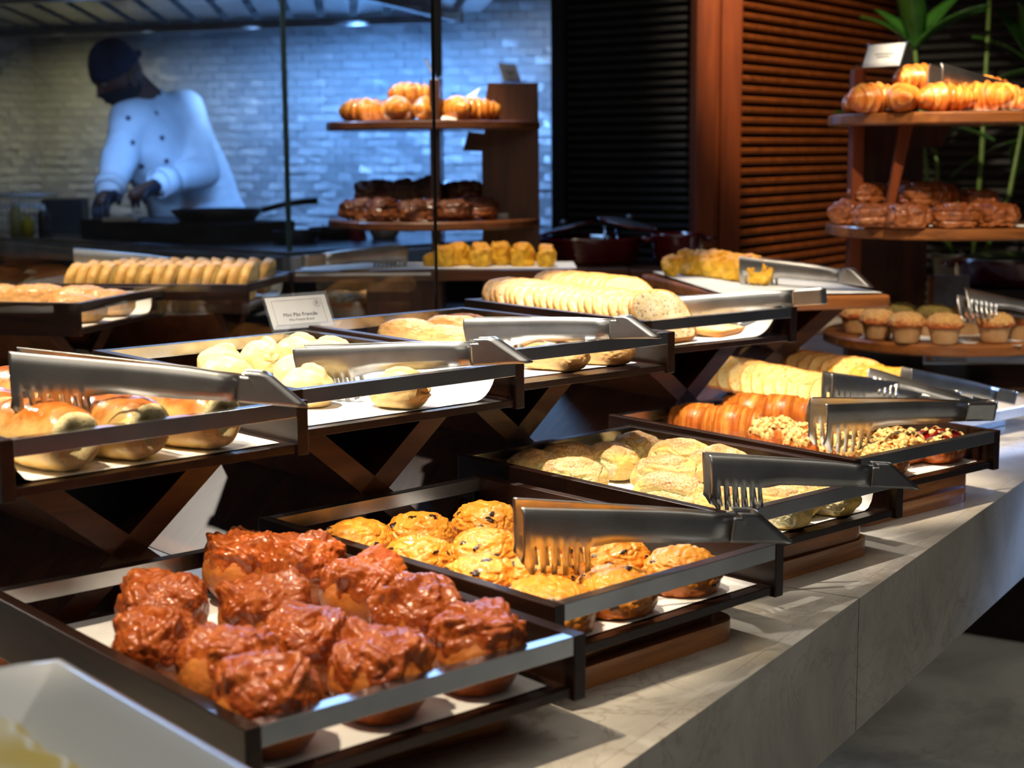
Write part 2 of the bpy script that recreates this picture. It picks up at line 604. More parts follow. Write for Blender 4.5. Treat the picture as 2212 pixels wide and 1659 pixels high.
def croissant(seed, curve=1.1, L=.13, R=.031, mat='croissant', name='croissant', steps=7, tip=.45):
    o = Vector((seed * 1.9, seed * .4, 2.5))
    nv = 72

    def fn(u, v):
        t = 2 * v - 1
        a = 2 * PI * u
        st = t * steps / 2 + .5
        saw = 1 - (abs(st) % 1)
        r = R * (1 - abs(t) ** 2.4 * (1 - tip)) * (.80 + .30 * saw) * (0.02 if abs(t) > .995 else 1)
        if curve > .05:
            rad = L / curve
            c = Vector((rad * math.sin(t * curve / 2), rad * (math.cos(t * curve / 2) - 1), 0))
            tan = Vector((math.cos(t * curve / 2), -math.sin(t * curve / 2), 0))
        else:
            c, tan = Vector((t * L / 2, 0, 0)), Vector((1, 0, 0))
        side = Vector((-tan.y, tan.x, 0))
        n = Vector((t * 3, math.cos(a), math.sin(a)))
        r *= 1 + .10 * noise.noise(n * 1.2 + o) + .03 * fb(n, 3, o)
        z = R * .86 + r * .95 * math.sin(a)
        return c + side * r * math.cos(a) + Vector((0, 0, max(z, 0)))

    return MB().grid(fn, 40, nv, 0, True, True).build(name, M[mat])


def pain(seed):
    """rolled flaky pastry with visible layers at its ends"""
    o = Vector((seed * 1.7, seed * .9, 5.5))
    L = .047
    rings = [(-L, .001), (-L + .002, .008), (-L - .001, .0085), (-L + .001, .014), (-L - .002, .0145), (-L + .0005, .020), (-L - .001, .0205), (-L + .001, .026)]
    prof = rings + [(-L + .006, .029), (-L + .012, .0275), (-L + .013, .031), (-L + .022, .030), (-L + .023, .034), (0, .0355), (L - .023, .034), (L - .022, .030), (L - .013, .031), (L - .012, .0275), (L - .006, .029)]
    prof += [(-x, r) for x, r in rings[::-1]]
    k = len(prof) - 1

    def fn(u, v):
        x, r = prof[round(v * k)]
        a = 2 * PI * u
        n = Vector((x * 20, math.cos(a), math.sin(a)))
        r *= 1 + .06 * noise.noise(n * 1.1 + o) + .02 * fb(n, 4, o)
        return Vector((x, r * 1.12 * math.cos(a), max(.026 + r * math.sin(a), 0)))

    m = MB().grid(fn, 44, k, 0, True, True)
    m.m = [(1 if (j < 7 or j >= k - 7) else 0) for j in range(k) for i in range(44)]
    return m.build('chocolate_croissant', [M['croissant'], M['croissant_pale']])


def almond_bun(seed, jam=False):
    o = Vector((seed * 3.3, 7.1, seed))
    r = random.Random(seed)

    def fn(n):
        p = Vector((.044 * sgn(n.x, .85), .040 * sgn(n.y, .85), max(.020 + .028 * n.z, 0)))
        return gnd(p + n * (.003 * noise.noise(n * 2 + o) + .001 * fb(n, 6, o)))

    b = MB().ico(5, fn).build('jam_bun' if jam else 'almond_bun', M['croissant'])
    if jam:
        MB().ico(5, lambda n: fn(n) + n * (.003 * smooth(.45, .7, n.z + .3 * noise.noise(n * 2 + o)) - .0012 + .0015 * noise.noise(n * 9)), keep=lambda n: n.z + .3 * noise.noise(n * 2 + o) > .42).build('jam_glaze', M['jam'], b)
    fl = MB()
    for i in range(60 if jam else 150):
        n = Vector((r.gauss(0, .55), r.gauss(0, .55), r.uniform(.15, 1))).normalized()
        if jam and r.random() < .5 and n.z > .7: continue
        p = fn(n)
        w, l = r.uniform(.0035, .006), r.uniform(.006, .010)
        E = (Matrix.Translation(p + n * r.uniform(.001, .005)) @ n.to_track_quat('Z', 'Y').to_matrix().to_4x4() @ Euler((r.uniform(-.7, .7), r.uniform(-.7, .7), r.uniform(0, 6.3))).to_matrix().to_4x4())
        c = r.uniform(.1, .4)
        fl.grid(lambda u, v: Vector(((u - .5) * 2 * l * (1 - .5 * abs(2 * v - 1) ** 2), (v - .5) * 2 * w, -c * ((u - .5) ** 2) * .02 * 4)), 4, 2, 0, True, False, E)
    f = fl.build('almond_flakes', M['almond'], b, solid=.0007)
    f['kind'] = 'stuff'
    return b


def slice_mesh(name, w, h, t, seed, mats, arch=.75, flat=True, lump=.03):
    """one slice of bread standing on its crust, faces along y"""
    o = Vector((seed * 2.7, seed, 0))
    n = 30
    pts = []
    for i in range(n):
        a = 2 * PI * i / n
        x, z = w / 2 * sgn(math.cos(a), .8), h * .45 + h * .55 * sgn(math.sin(a), .8)
        if flat: z = max(z, 0)
        k = 1 + lump * noise.noise(Vector((math.cos(a) * 2, math.sin(a) * 2, seed)))
        pts.append(Vector((x * k, 0, z * k)))
    c = Vector((0, 0, h * .45))
    m = MB()
    rows = []
    for sy in (-1, 1):
        for q, yy in ((.0, .42), (.35, .46), (.7, .47), (.93, .47), (1.0, .40)):
            rows.append([c + (p - c) * q + Vector((0, sy * t * yy + .0012 * noise.noise((c + (p - c) * q) * 90 + o), 0)) for p in pts])
    rows = rows[:5] + rows[5:][::-1]
    vs = [p for row in rows for p in row]
    fs, mi = [], []
    for j in range(len(rows) - 1):
        for i in range(n):
            fs.append((j * n + i, j * n + (i + 1) % n, (j + 1) * n + (i + 1) % n, (j + 1) * n + i))
            mi.append(0 if 3 <= j <= 5 else 1)
    m.add(vs, fs, mi, True)
    return m.build(name, mats)


def danish(seed, dark=True, L=.050, W=.039, H=.054):
    o = Vector((seed * 6.1, 3.3, seed * 1.9))

    def fn(n):
        p = Vector((L * sgn(n.x, .75), W * sgn(n.y, .75), max(H * .45 + H * .56 * sgn(n.z, .75), 0)))
        d = .008 * noise.noise(n * 1.8 + o) + .004 * fb(n, 4, o)
        s = math.sin(n.x * 9 + seed) if seed % 2 else math.sin(n.z * 12 + seed)
        d -= .0045 * smooth(.55, .95, s) * (1 if abs(n.y) > .3 or n.z > .3 else .4)
        return gnd(p + n * d)

    return MB().ico(5, fn).build('chocolate_pastry', M['danish_dark' if dark else 'danish'])


def muffin(seed, green=False):
    o = Vector((seed * 2.1, 8.3, seed * .6))

    def fn(n):
        h = math.hypot(n.x, n.y)
        k = (h ** .75) / max(h, 1e-6)
        z = .046 + (.030 * n.z if n.z > 0 else .010 * n.z)
        R = .046 * (1 + .06 * noise.noise(n * 2 + o))
        p = Vector((n.x * k * R, n.y * k * R, z))
        return p + n * (.003 * fb(n, 5, o) + .002 * abs(noise.noise(n * 9 + o)))

    b = MB().ico(5, fn).build('muffin', M['muffin_green' if green else 'muffin_top'])

    def cup(u, v):
        a = 2 * PI * u
        if v < .08: r, z = .001 + v / .08 * .028, 0.0
        else:
            w = (v - .08) / .92
            r, z = .029 + .0125 * w, .05 * w
            r += .0009 * math.sin(a * 34)
        return Vector((r * math.cos(a), r * math.sin(a), z))

    MB().grid(cup, 136, 13, 0, True, True).build('paper_cup', M['cup'], b, solid=.0004)
    return b


def nugget(seed, W=.028, D=.026, H=.05, mat='cornbread', name='cornbread_nugget'):
    o = Vector((seed * 2.2, 6.1, seed * .8))

    def fn(n):
        p = Vector((W * sgn(n.x, .8), D * sgn(n.y, .8), max(H * .46 + H * .56 * sgn(n.z, .8), 0)))
        return gnd(p + n * (.009 * noise.noise(n * 1.5 + o) + .003 * fb(n, 4, o)))

    return MB().ico(5, fn).build(name, M[mat])


# ------------------------------------------------------------------ serving tongs: loop at the origin, tips at +x
def tong_proto(L=.29, kink=True, gap=.022, head=.062, mat='steel_dark'):
    root = empty('serving_tongs')
    xs_teeth = []
    x = L - .004
    x0h = L - .080
    cols = [.055, .08, .11, .14, .17, x0h - .02, x0h - .008, x0h]
    nt = 6
    tw, gw = .0062, .0062
    xx = x0h + .006
    gaps = set()
    cols.append(xx)
    for i in range(nt - 1):
        cols.append(xx + tw); gaps.add(len(cols) - 1); cols.append(xx + tw + gw); xx += tw + gw
    cols.append(xx + tw)
    cols += [xx + tw + .004, xx + tw + .007]
    top_z = .019

    def zrange(x):
        f = smooth(.055, .13, x)
        hi = .016 + .003 * f
        lo = -.012 - .003 * f
        h = smooth(x0h - .03, x0h + .006, x)
        lo = lo * (1 - h) + (-.021) * h
        return lo, hi

    def arm(sy):
        m = MB()
        rows = [0, .35, .7, .88, .96, 1.0]
        vs, nc = [], len(cols)
        grid = []
        for i, cx in enumerate(cols):
            lo, hi = zrange(cx)
            y = sy * (.010 + (gap - .010) * smooth(.03, L, cx) * (cx / L))
            colv = []
            tooth = cx >= x0h + .0059
            tip = smooth(xx + tw - .002, xx + tw + .007, cx)
            slant = .006
            if tooth:
                bot = -.054 + .014 * tip + .008 * (1 - smooth(x0h, x0h + .02, cx))
                colv.append((cx - slant + .004 * tip, y - sy * .004, min(bot, lo - .004)))
                colv.append((cx - slant * .5, y - sy * .0015, (bot + lo) / 2))
            else:
                colv.append((cx, y, lo)); colv.append((cx, y, lo))
            for q in rows:
                z = lo + (hi - lo) * q
                dy = -sy * (.0 if q < .7 else .0045 * ((q - .7) / .3) ** 2)
                colv.append((cx + (.006 * tip * (q - .3)), y + dy, z))
            grid.append(colv)
        nr = len(rows) + 2
        vs = [p for c in grid for p in c]
        fs = []
        for i in range(nc - 1):
            for j in range(nr - 1):
                if j < 2 and (cols[i] < x0h + .005 or i in gaps): continue
                fs.append((i * nr + j, (i + 1) * nr + j, (i + 1) * nr + j + 1, i * nr + j + 1))
        m.add(vs, fs, 0, True)
        return m.build('arm', M[mat], root, solid=.0014)

    arm(-1); arm(1)

    def loop(u, v):
        # u runs along the bent band from one arm round the back to the other, v from bottom to top
        s = u * 2 - 1
        a = abs(s)
        if a > .5:
            t = (a - .5) / .5
            x, y = .010 + t * .046, math.copysign(.0108 + .0006 * t, s)
        else:
            b = s / .5 * PI / 2
            x, y = .010 - .0108 * math.cos(b), .0108 * math.sin(b)
            t = 0
        lo, hi = zrange(.055)
        w = (1 - smooth(.30, .80, t)) if kink else 0
        zz = lo + (hi - lo) * v
        zz += w * (.003 + .005 * (v - .5)) - (0 if kink else 1) * .0
        x += w * .046 * (v - .42)
        return Vector((x, y, zz))

    MB().grid(loop, 60, 8).build('spring_loop', M[mat], root, solid=.0014)
    return root


def place_tongs(proto, loop_p, tip_p, roll, label, tray):
    """lay a pair of tongs from its loop to its tips"""
    d = (Vector(tip_p) - Vector(loop_p)).normalized()
    side = Vector((0, 0, 1)).cross(d).normalized()
    up = d.cross(side)
    side2 = side * math.cos(roll) + up * math.sin(roll)
    up2 = d.cross(side2)
    R = Matrix((d, side2, up2)).transposed()
    return inst(proto, loop_p, R.to_euler(), label, 'tongs', 'serving tongs')

# ------------------------------------------------------------------ the room
def wall_frame(p0, dx, dy):
    """matrix with x along the wall, y its outward normal (towards the room), z up"""
    d = Vector((dx, dy, 0)).normalized()
    n = Vector((d.y, -d.x, 0))
    if n.y > 0: n = -n
    return Matrix(((d.x, n.x, 0, p0[0]), (d.y, n.y, 0, p0[1]), (0, 0, 1, p0[2] if len(p0) > 2 else 0), (0, 0, 0, 1)))


struct(MB().box(-5, 5, -1.2, 8.5, -.1, 0).build('floor', M['floor']))
struct(MB().box(-5, 5, -1.2, 8.5, 2.75, 2.85).build('ceiling', M['ceiling']))

# kitchen wall: relief tiles, every one tilted a little differently
n = N('relief_tile')
co = n.coord(vary=False)
n.set(n.ramp(n.noise(co, 1.5, 3), [(.3, (150, 154, 158)), (.7, (176, 179, 182))]), .36, 0, .1)
M['tile'] = n.m


def tile_wall(name, p0, dx, dy, length, z0, z1, tw=.066, th=.0335):
    W = wall_frame(p0, dx, dy)
    m = MB()
    r = random.Random(5)
    m.box(0, length, -.08, -.012, 0, 2.75, 0, W)
    j = 0
    z = z0
    while z < z1:
        x = -(tw / 2 if j % 2 else 0)
        while x < length:
            a, b = max(x, 0), min(x + tw, length)
            if b - a > .004:
                k = [r.uniform(0, .011) for _ in range(4)]
                t = r.choice((0, 1, 2))
                if t == 0: k[2] = k[3] = .013
                elif t == 1: k[0] = k[1] = .013
                vs = [(a, -.012, z), (b, -.012, z), (b, -.012, z + th), (a, -.012, z + th),
                      (a + .001, k[0], z + .001), (b - .001, k[1], z + .001), (b - .001, k[2], z + th - .001), (a + .001, k[3], z + th - .001)]
                m.add(vs, [(4, 5, 6, 7), (0, 1, 5, 4), (1, 2, 6, 5), (2, 3, 7, 6), (3, 0, 4, 7)], 0, False, W)
            x += tw
        z += th
        j += 1
    return struct(m.build(name, M['tile']))


tile_wall('wall_back', (.163, 5.9), -.956, .292, 2.26, .9, 2.55)
tile_wall('wall_left', (-1.99, 6.56), -.45, -.89, 2.2, .9, 2.2)


def slat_wall(name, p0, d, length, pitch, mat, back, z0=.0, z1=2.75, depth=.02, frac=.62, frame=None):
    W = wall_frame(p0, *d)
    m = MB()
    m.box(0, length, -.06, -.03, 0, 2.75, 1, W)
    z = z0
    while z < z1:
        prof = [(-.03, z), (-.03, z + pitch * frac), (-.004, z + pitch * frac), (0, z + pitch * frac * .75), (0, z + pitch * frac * .3), (-.006, z)]
        vs = [(0, y, zz) for y, zz in prof] + [(length, y, zz) for y, zz in prof]
        k = len(prof)
        m.add(vs, [tuple(range(k)), tuple(range(k, 2 * k))[::-1]] + [(i, k + i, k + (i + 1) % k, (i + 1) % k) for i in range(k)], 0, False, W)
        z += pitch
    return struct(m.build(name, [mat, back]))


slat_wall('wall_slatted', (.60, 4.69), (-.81, .588), .56, .0272, M['black_slat'], M['black'], .8)
P0 = Vector((.163, 4.995, 0))
struct(MB().box(-.02, .03, -.05, .012, 0, 2.75, 0, wall_frame(P0, -.81, .588)).build('trim_1', M['black']))
slat_wall('wall_louvered', (.676, 4.6), (.569, .822), 1.34, .0304, M['louver_wood'], M['black'], .6, frac=.6)
W = wall_frame((.676, 4.6), .569, .822)
pm = MB()
pm.box(-.135, -.075, -.06, .03, 0, 2.75, 0, Matrix.Translation((0, 0, 0)) @ wall_frame((.676, 4.6), 1, .1))
pm.box(-.075, -.062, -.06, .012, 0, 2.75, 0, wall_frame((.676, 4.6), 1, .1))
pm.box(-.062, .0, -.06, .03, 0, 2.75, 0, wall_frame((.676, 4.6), 1, .1))
struct(pm.build('column_wood', M['post_wood'], bevel=.003))
slat_wall('wall_right', (1.43, 5.66), (.81, -.588), 2.2, .034, M['black_slat'], M['black'], .3)
struct(MB().box(-.02, .05, -.06, .02, 0, 2.75, 0, wall_frame((1.43, 5.66), .81, -.588)).build('trim_2', M['black']))

# ------------------------------------------------------------------ buffet counter
CD = Vector((math.cos(1.0067), math.sin(1.0067), 0))      # along the front edge
CN = Vector((-CD.y, CD.x, 0))                              # towards the back
CE = Vector((0, 1.1663, 0))
CM = Matrix(((CD.x, CN.x, 0, CE.x), (CD.y, CN.y, 0, CE.y), (0, 0, 1, 0), (0, 0, 0, 1)))
ctr = tag(empty('buffet_counter'), 'long pale marble buffet counter with a thick front edge under the bread trays', 'counter')
q = at(1857, 1292, 0)
tj = (q - CE).dot(CD)
FT = .1735
edges = [-1.3, tj - 1.1, tj, tj + 1.1, tj + 2.2, tj + 3.3, 4.45]
for a, b in zip(edges, edges[1:]):
    dep = 2.05 if b < 3.2 else 1.19
    MB().box(a + .0012, b - .0012, .0202, dep, HC - .03, HC, 0, CM).build('counter_slab', M['marble'], ctr, bevel=.0004)
    MB().box(a + .0012, b - .0012, .0, .02, HC - FT, HC, 0, CM).build('front_panel', M['marble'], ctr, bevel=.0006)
for b in edges[1:-1]:
    MB().box(b - .0011, b + .0011, .0003, 1.18, HC - FT + .001, HC - .0003, 0, CM).build('grout_joint', M['grout'], ctr)
MB().box(-1.2, 3.04, 1.0, 2.0, 0, HC - .03, 0, CM).build('counter_base', M['tray_wood'], ctr)
MB().box(3.10, 4.40, .12, 1.15, 0, HC - .03, 0, CM).build('counter_base', M['tray_wood'], ctr)


# ------------------------------------------------------------------ bread trays
TW, TD, TH, TT, TR = .364, .519, .063, .0147, .0157
TRAYS = {'A': (-.240, 1.455, 40.6, .1078), 'B': (-.002, 1.764, 42.6, .1110), 'C': (.228, 2.135, 41.6, .1126), 'D': (.468, 2.479, 39.3, .1095),
         'E': (-.541, 1.796, 41.9, .2733), 'F': (-.2908, 2.099, 41.0, .2752), 'G': (-.058, 2.397, 39.8, .2797), 'H': (.211, 2.839, 37.0, .2726)}
# the two trays behind the glass, from their seen corners
for k, rfo, lfo in (('I', (.0, 0), 0), ('J', (0, 0), 0)):
    pass
cI = at(166, 656, .2752) - Vector((0, 0, HC)); cI2 = at(357, 619.6, .2752) - Vector((0, 0, HC))
cJ = at(534, 614.5, .2752) - Vector((0, 0, HC)); cJ2 = at(647.6, 582, .2752) - Vector((0, 0, HC))
for k, a, b in (('I', cI, cI2), ('J', cJ, cJ2)):
    yaw = math.atan2(b.y - a.y, b.x - a.x)
    ex, ey = Vector((math.cos(yaw), math.sin(yaw), 0)), Vector((-math.sin(yaw), math.cos(yaw), 0))
    mid = (a + b) / 2 if k == 'I' else a + ex * TW / 2
    c = mid + ey * TD / 2
    TRAYS[k] = (c.x, c.y, math.degrees(yaw), .2752)

tray0 = empty('bread_tray')
for sx in (-1, 1):
    x0, x1 = (-TW / 2, -TW / 2 + TT) if sx < 0 else (TW / 2 - TT, TW / 2)
    MB().box(x0, x1, -TD / 2, TD / 2, -TH, 0).build('side_panel', M['tray_wood'], tray0, bevel=.001)
for sy in (-1, 1):
    y0, y1 = (-TD / 2 + .0008, -TD / 2 + TR) if sy < 0 else (TD / 2 - TR, TD / 2 - .0008)
    MB().box(-TW / 2 + TT, TW / 2 - TT, y0, y1, -.0185, -.0004).build('steel_rail', M['rail'], tray0, bevel=.0006)
MB().box(-TW / 2 + TT, TW / 2 - TT, -TD / 2 + .004, TD / 2 - .004, -TH + .003, -TH + .013).build('tray_floor', M['tray_wood'], tray0, bevel=.0008)
FLOOR_DZ = -TH + .013

TLAB = {'A': 'pecan topped buns', 'B': 'chocolate chip buns', 'C': 'cornmeal dusted rolls', 'D': 'croissants and almond buns', 'E': 'glazed sausage rolls',
        'F': 'mini french bread', 'G': 'long speckled rolls', 'H': 'sliced seeded bread', 'I': 'plain brown rolls behind the glass', 'J': 'sliced baguette behind the glass'}
TM = {}
for k, (x, y, yaw, z) in TRAYS.items():
    o = inst(tray0, (x, y, HC + z), math.radians(yaw), 'dark wooden tray with two steel rails holding the ' + TLAB[k], 'tray', 'wooden bread trays')
    TM[k] = Matrix.Translation((x, y, HC + z)) @ Matrix.Rotation(math.radians(yaw), 4, 'Z')


def liner(k, x0, x1, y0, y1, label, curl_r=0, seed=0, curl_l=0):
    r = random.Random(seed)

    def fn(u, v):
        x, y = x0 + (x1 - x0) * u, y0 + (y1 - y0) * v
        z = .0012 + .0016 * max(0, noise.noise(Vector((x * 9, y * 9, seed))))
        if curl_r:
            t = max(0, u - (1 - curl_r)) / curl_r
            z += .042 * t ** 2
            x -= .012 * t ** 3
        if curl_l:
            t = max(0, curl_l - u) / curl_l
            z += .03 * t ** 2
        return Vector((x, y, z + FLOOR_DZ))

    o = MB().grid(fn, 40, 40).build('paper_liner', M['paper'])
    o.matrix_world = TM[k]
    return tag(o, label, 'paper')


liner('A', -.150, .150, -.240, .240, 'white paper sheet under the pecan topped buns', 0, 1)
liner('B', -.145, .158, -.240, .235, 'white paper sheet with a creased corner under the chocolate chip buns', .0, 2)
liner('C', -.160, .160, -.235, .24, 'white paper sheet curling at one end under the cornmeal dusted rolls', .10, 3)
liner('D', -.15, .15, -.240, .235, 'white paper sheet with crumbs under the croissants and almond buns', 0, 4)
liner('E', -.165, .155, -.240, .24, 'white paper sheet in the tray of glazed sausage rolls', 0, 5, .07)
liner('F', -.155, .162, -.240, .240, 'bright white paper sheet curling up beside the mini french bread', .16, 6)
liner('G', -.15, .145, -.215, .240, 'white paper sheet under the long speckled rolls', 0, 7)
liner('H', -.15, .160, -.240, .240, 'white paper sheet rising against the wood beside the seeded bread', .22, 8)
liner('I', -.155, .158, -.248, .24, 'white paper sheet under the brown rolls behind the glass', .12, 9)
liner('J', -.155, .162, -.245, .24, 'white paper sheet with a curled end under the baguette slices', .18, 10)

# stacked wooden blocks under the low trays
blk = MB()
rp = []
for cx, cy, a0 in ((.115, .195, 0), (-.115, .195, 90), (-.115, -.195, 180), (.115, -.195, 270)):
    rp += [(cx + .03 * math.cos(math.radians(a0 + t * 18)), cy + .03 * math.sin(math.radians(a0 + t * 18))) for t in range(6)]
block0 = MB().prism(rp, 0, .0232, 0, None, True).build('wooden_block', M['block_wood'], bevel=.005)
for k, (dx0, dy0, r0), (dx1, dy1, r1) in (('A', (.04, .05, -6), (.02, .035, 2)), ('B', (0, -.004, 0), (-.010, .014, 2.0)), ('C', (.003, -.012, .5), (.0, -.006, -1)), ('D', (-.006, -.018, 0), (.002, -.012, 1))):
    x, y, yaw, z = TRAYS[k]
    h = (z - TH) / 2
    for i, (dx, dy, rr) in enumerate(((dx0, dy0, r0), (dx1, dy1, r1))):
        p = Matrix.Rotation(math.radians(yaw), 4, 'Z') @ Vector((dx, dy, 0)) + Vector((x, y, HC + i * h))
        inst(block0, p, math.radians(yaw + rr), ('lower' if i == 0 else 'upper') + ' wooden block of the pair under the tray of ' + TLAB[k], 'riser block', 'wooden riser blocks', (1, 1, (h - .0002) / .0232))

# crossed-plank stands under the high trays
xs = empty('crossed_stand')
XH = .2752 - TH
for s in (-1, 1):
    a, b = Vector((s * .118, 0, XH)), Vector((-s * .135, 0, 0))
    d = (b - a).normalized(); nn = Vector((d.z, 0, -d.x)) * .0145
    poly = [(a + nn).xz, (a - nn).xz, (b - nn).xz, (b + nn).xz]
    poly = []
    for base_, zz in ((a, XH), (b, 0.0)):
        for sg in ((1, -1) if base_ is a else (-1, 1)):
            p = base_ + nn * sg
            t = (zz - p.z) / d.z
            p = p + d * t
            poly.append((p.x, p.z))
    Y = Matrix(((1, 0, 0, 0), (0, 0, -1, 0), (0, 1, 0, 0), (0, 0, 0, 1)))
    MB().prism(poly, -.20, .17, 0, Y).build('plank', M['riser_wood'], xs, bevel=.002)
for k in 'EFGHIJ':
    x, y, yaw, z = TRAYS[k]
    y0 = -.105 if k == 'G' else -.168
    sy = (.20 - y0) / .37
    off = Matrix.Rotation(math.radians(yaw), 4, 'Z') @ Vector((0, y0 + .17 * sy, 0))
    inst(xs, Vector((x, y, HC)) + off, math.radians(yaw), 'crossed dark wooden plank stand holding up the tray of ' + TLAB[k], 'stand', 'crossed plank stands', (1, sy, (z - TH - .0004) / XH))


# ------------------------------------------------------------------ breads in the trays
def lay(protos, k, items, name_cat, group, h, mg=.046):
    """items: (u, v, turn, phrase): pixel of the bread's middle, turn about z in degrees"""
    x, y, yaw, z = TRAYS[k]
    zf = z + FLOOR_DZ + .0035
    for i, it in enumerate(items):
        u, v, turn, label = it[:4]
        lift = it[4] if len(it) > 4 else 0
        tilt = it[5] if len(it) > 5 else (0, 0)
        sc = it[6] if len(it) > 6 else 1.0
        p = at(u, v, zf + lift + h * .5)
        q = TM[k].inverted() @ p
        gx, gy = mg if isinstance(mg, tuple) else (mg, mg)
        mx, my = TW / 2 - TT - gx * sc, TD / 2 - TR - gy * sc
        p = TM[k] @ Vector((max(-mx, min(mx, q.x)), max(-my, min(my, q.y)), 0))
        p.z = HC + zf + lift
        inst(protos[i % len(protos)], p, Euler((math.radians(tilt[0]), math.radians(tilt[1]), math.radians(turn))), label, name_cat, group, sc)


pec = [pecan_bun(s) for s in (1, 2, 3, 4)]
G1 = 'pecan topped buns'
lay(pec, 'A', [
    (530, 1232, 20, 'pecan bun with dark caramel crust in the rear corner touching the far rail', 0, (0, 0), 1.0),
    (655, 1238, 140, 'pecan bun second from the far rail along the side board by the chocolate buns'),
    (787, 1292, 250, 'pecan bun third from the far rail along the side board by the chocolate buns'),
    (903, 1348, 310, 'pecan bun with a bare golden flank, fourth from the far rail'),
    (1033, 1408, 80, 'pecan bun in the front corner next to the chocolate bun tray'),
    (352, 1330, 100, 'pecan bun with a black raisin and bare golden side nearest the empty rear corner', 0, (0, 0), .98),
    (572, 1338, 200, 'pecan bun with smooth dripping caramel in the second row from the far rail'),
    (345, 1408, 30, 'pecan bun against the side board by the white dish, in front of the raisin bun', 0, (0, 0), .94),
    (663, 1408, 170, 'pecan bun in the middle of the tray with a bright caramel shine', 0, (0, 0), .96),
    (500, 1462, 260, 'pecan bun against the side board, second from the front rail'),
    (842, 1472, 340, 'pecan bun pressed under the middle of the front steel rail'),
    (612, 1556, 60, 'large pecan bun in the front corner beside the white dish'),
], 'bun', G1, .066, .044)

cho = [choc_bun(s) for s in (1, 2, 3, 4)]
lay(cho, 'B', [
    (772, 1166, 10, 'chocolate chip bun half hidden behind the side board at the rear corner'),
    (905, 1150, 100, 'chocolate chip bun with scattered chips, second along the far rail'),
    (1050, 1126, 200, 'tallest chocolate chip bun in the far row beside the tong head', .002),
    (903, 1206, 300, 'chocolate chip bun low behind the long side board near the pecan buns'),
    (1050, 1188, 50, 'chocolate chip bun with a single dark chip on its crown beside the tong teeth', .006),
    (1042, 1246, 150, 'chocolate chip bun against the side board below the single chip bun'),
    (1168, 1240, 260, 'chocolate chip bun shaded by the tong teeth'),
    (1325, 1205, 20, 'chocolate chip bun just beyond the tong teeth, glossy top'),
    (1472, 1228, 120, 'chocolate chip bun with long dark streaks near the front corner by the rail'),
    (1342, 1276, 220, 'chocolate chip bun running under the middle of the front rail'),
    (1290, 1338, 320, 'chocolate chip bun poking out below the front rail at the corner'),
    (1185, 1170, 75, 'chocolate chip bun hidden behind the steel tong blade'),
    (1175, 1296, 170, 'chocolate chip bun tucked in the front corner behind the side board'),
], 'bun', 'chocolate chip buns', .044, .044)

cor = [corn_roll(s) for s in (1, 2, 3, 4)]
lay(cor, 'C', [
    (1140, 1000, 30, 'cornmeal roll in the rear corner behind the side board', 0, (0, 0), .9),
    (1228, 990, -10, 'small brown topped cornmeal roll second along the far edge', 0, (0, 0), .95),
    (1238, 1030, -28, 'long pale cornmeal roll lying along the side board'),
    (1322, 992, -55, 'cornmeal roll turned to show its yellow torn flank', .002, (0, 0), .95),
    (1415, 962, -50, 'cornmeal roll with a yellow torn side in the farthest row', 0, (0, 0), .95),
    (1478, 985, -30, 'cornmeal roll just behind the tong head with a dusted yellow top'),
    (1440, 1025, -25, 'long floury cornmeal roll in the middle of the tray'),
    (1448, 1062, -28, 'cornmeal roll with a ragged torn white side by the side board'),
    (1568, 1082, 20, 'round cornmeal roll by the front corner of the side board', 0, (0, 0), .85),
    (1692, 1070, -30, 'large cornmeal roll under the tong blade at the front rail'),
    (1742, 1104, -35, 'cornmeal roll with a browned end poking below the front rail', 0, (0, 0), .95),
    (1838, 1076, -30, 'cornmeal roll behind the front rail nearest the end board', 0, (0, 0), .95),
    (1572, 1000, -30, 'cornmeal roll hidden behind the tong blade'),
], 'roll', 'cornmeal dusted rolls', .05, .042)

pai = [pain(s) for s in (1, 2, 3)]
lay(pai, 'D', [
    (1415, 892, -20, 'glossy rolled croissant at the rear corner against the side board', 0, (0, 0), .92),
    (1500, 905, -18, 'rolled croissant second along the side board from the rear corner', 0, (0, 0), .95),
    (1582, 918, -22, 'rolled croissant third along the side board, beside the jam streaked bun'),
    (1620, 890, -22, 'rolled croissant with a spiral end facing the almond buns', .004),
    (1712, 888, -25, 'tall rolled croissant with a dark seam beside the tong tips', .004),
    (1525, 880, 30, 'scorched dark brown croissant half hidden in the far row', 0, (0, 0), .85),
    (1610, 864, 10, 'shadowed croissant in the far row under the sliced focaccia', 0, (0, 0), .9),
], 'croissant', 'rolled croissants in the tray', .056, .05)
alm = [almond_bun(s) for s in (1, 2, 3)]
lay(alm, 'D', [
    (1672, 932, 0, 'almond flaked bun with a smear of red jam beside the rolled croissants', 0, (0, 0), .95),
    (1745, 952, 70, 'almond flaked bun under the tong teeth'),
    (1838, 972, 140, 'almond flaked bun at the front corner of the side board'),
    (1940, 962, 220, 'almond flaked bun behind the middle of the front rail'),
    (1830, 925, 300, 'almond flaked bun hidden behind the tong blade'),
    (1962, 996, 20, 'almond flaked bun showing its white flank below the front rail', 0, (0, 0), .9),
], 'bun', 'almond flaked buns', .05)
jam = almond_bun(9, True)
lay([jam], 'D', [(2045, 962, 40, 'bun glazed with red jam in the front corner of the almond bun tray')], 'bun', None, .05)

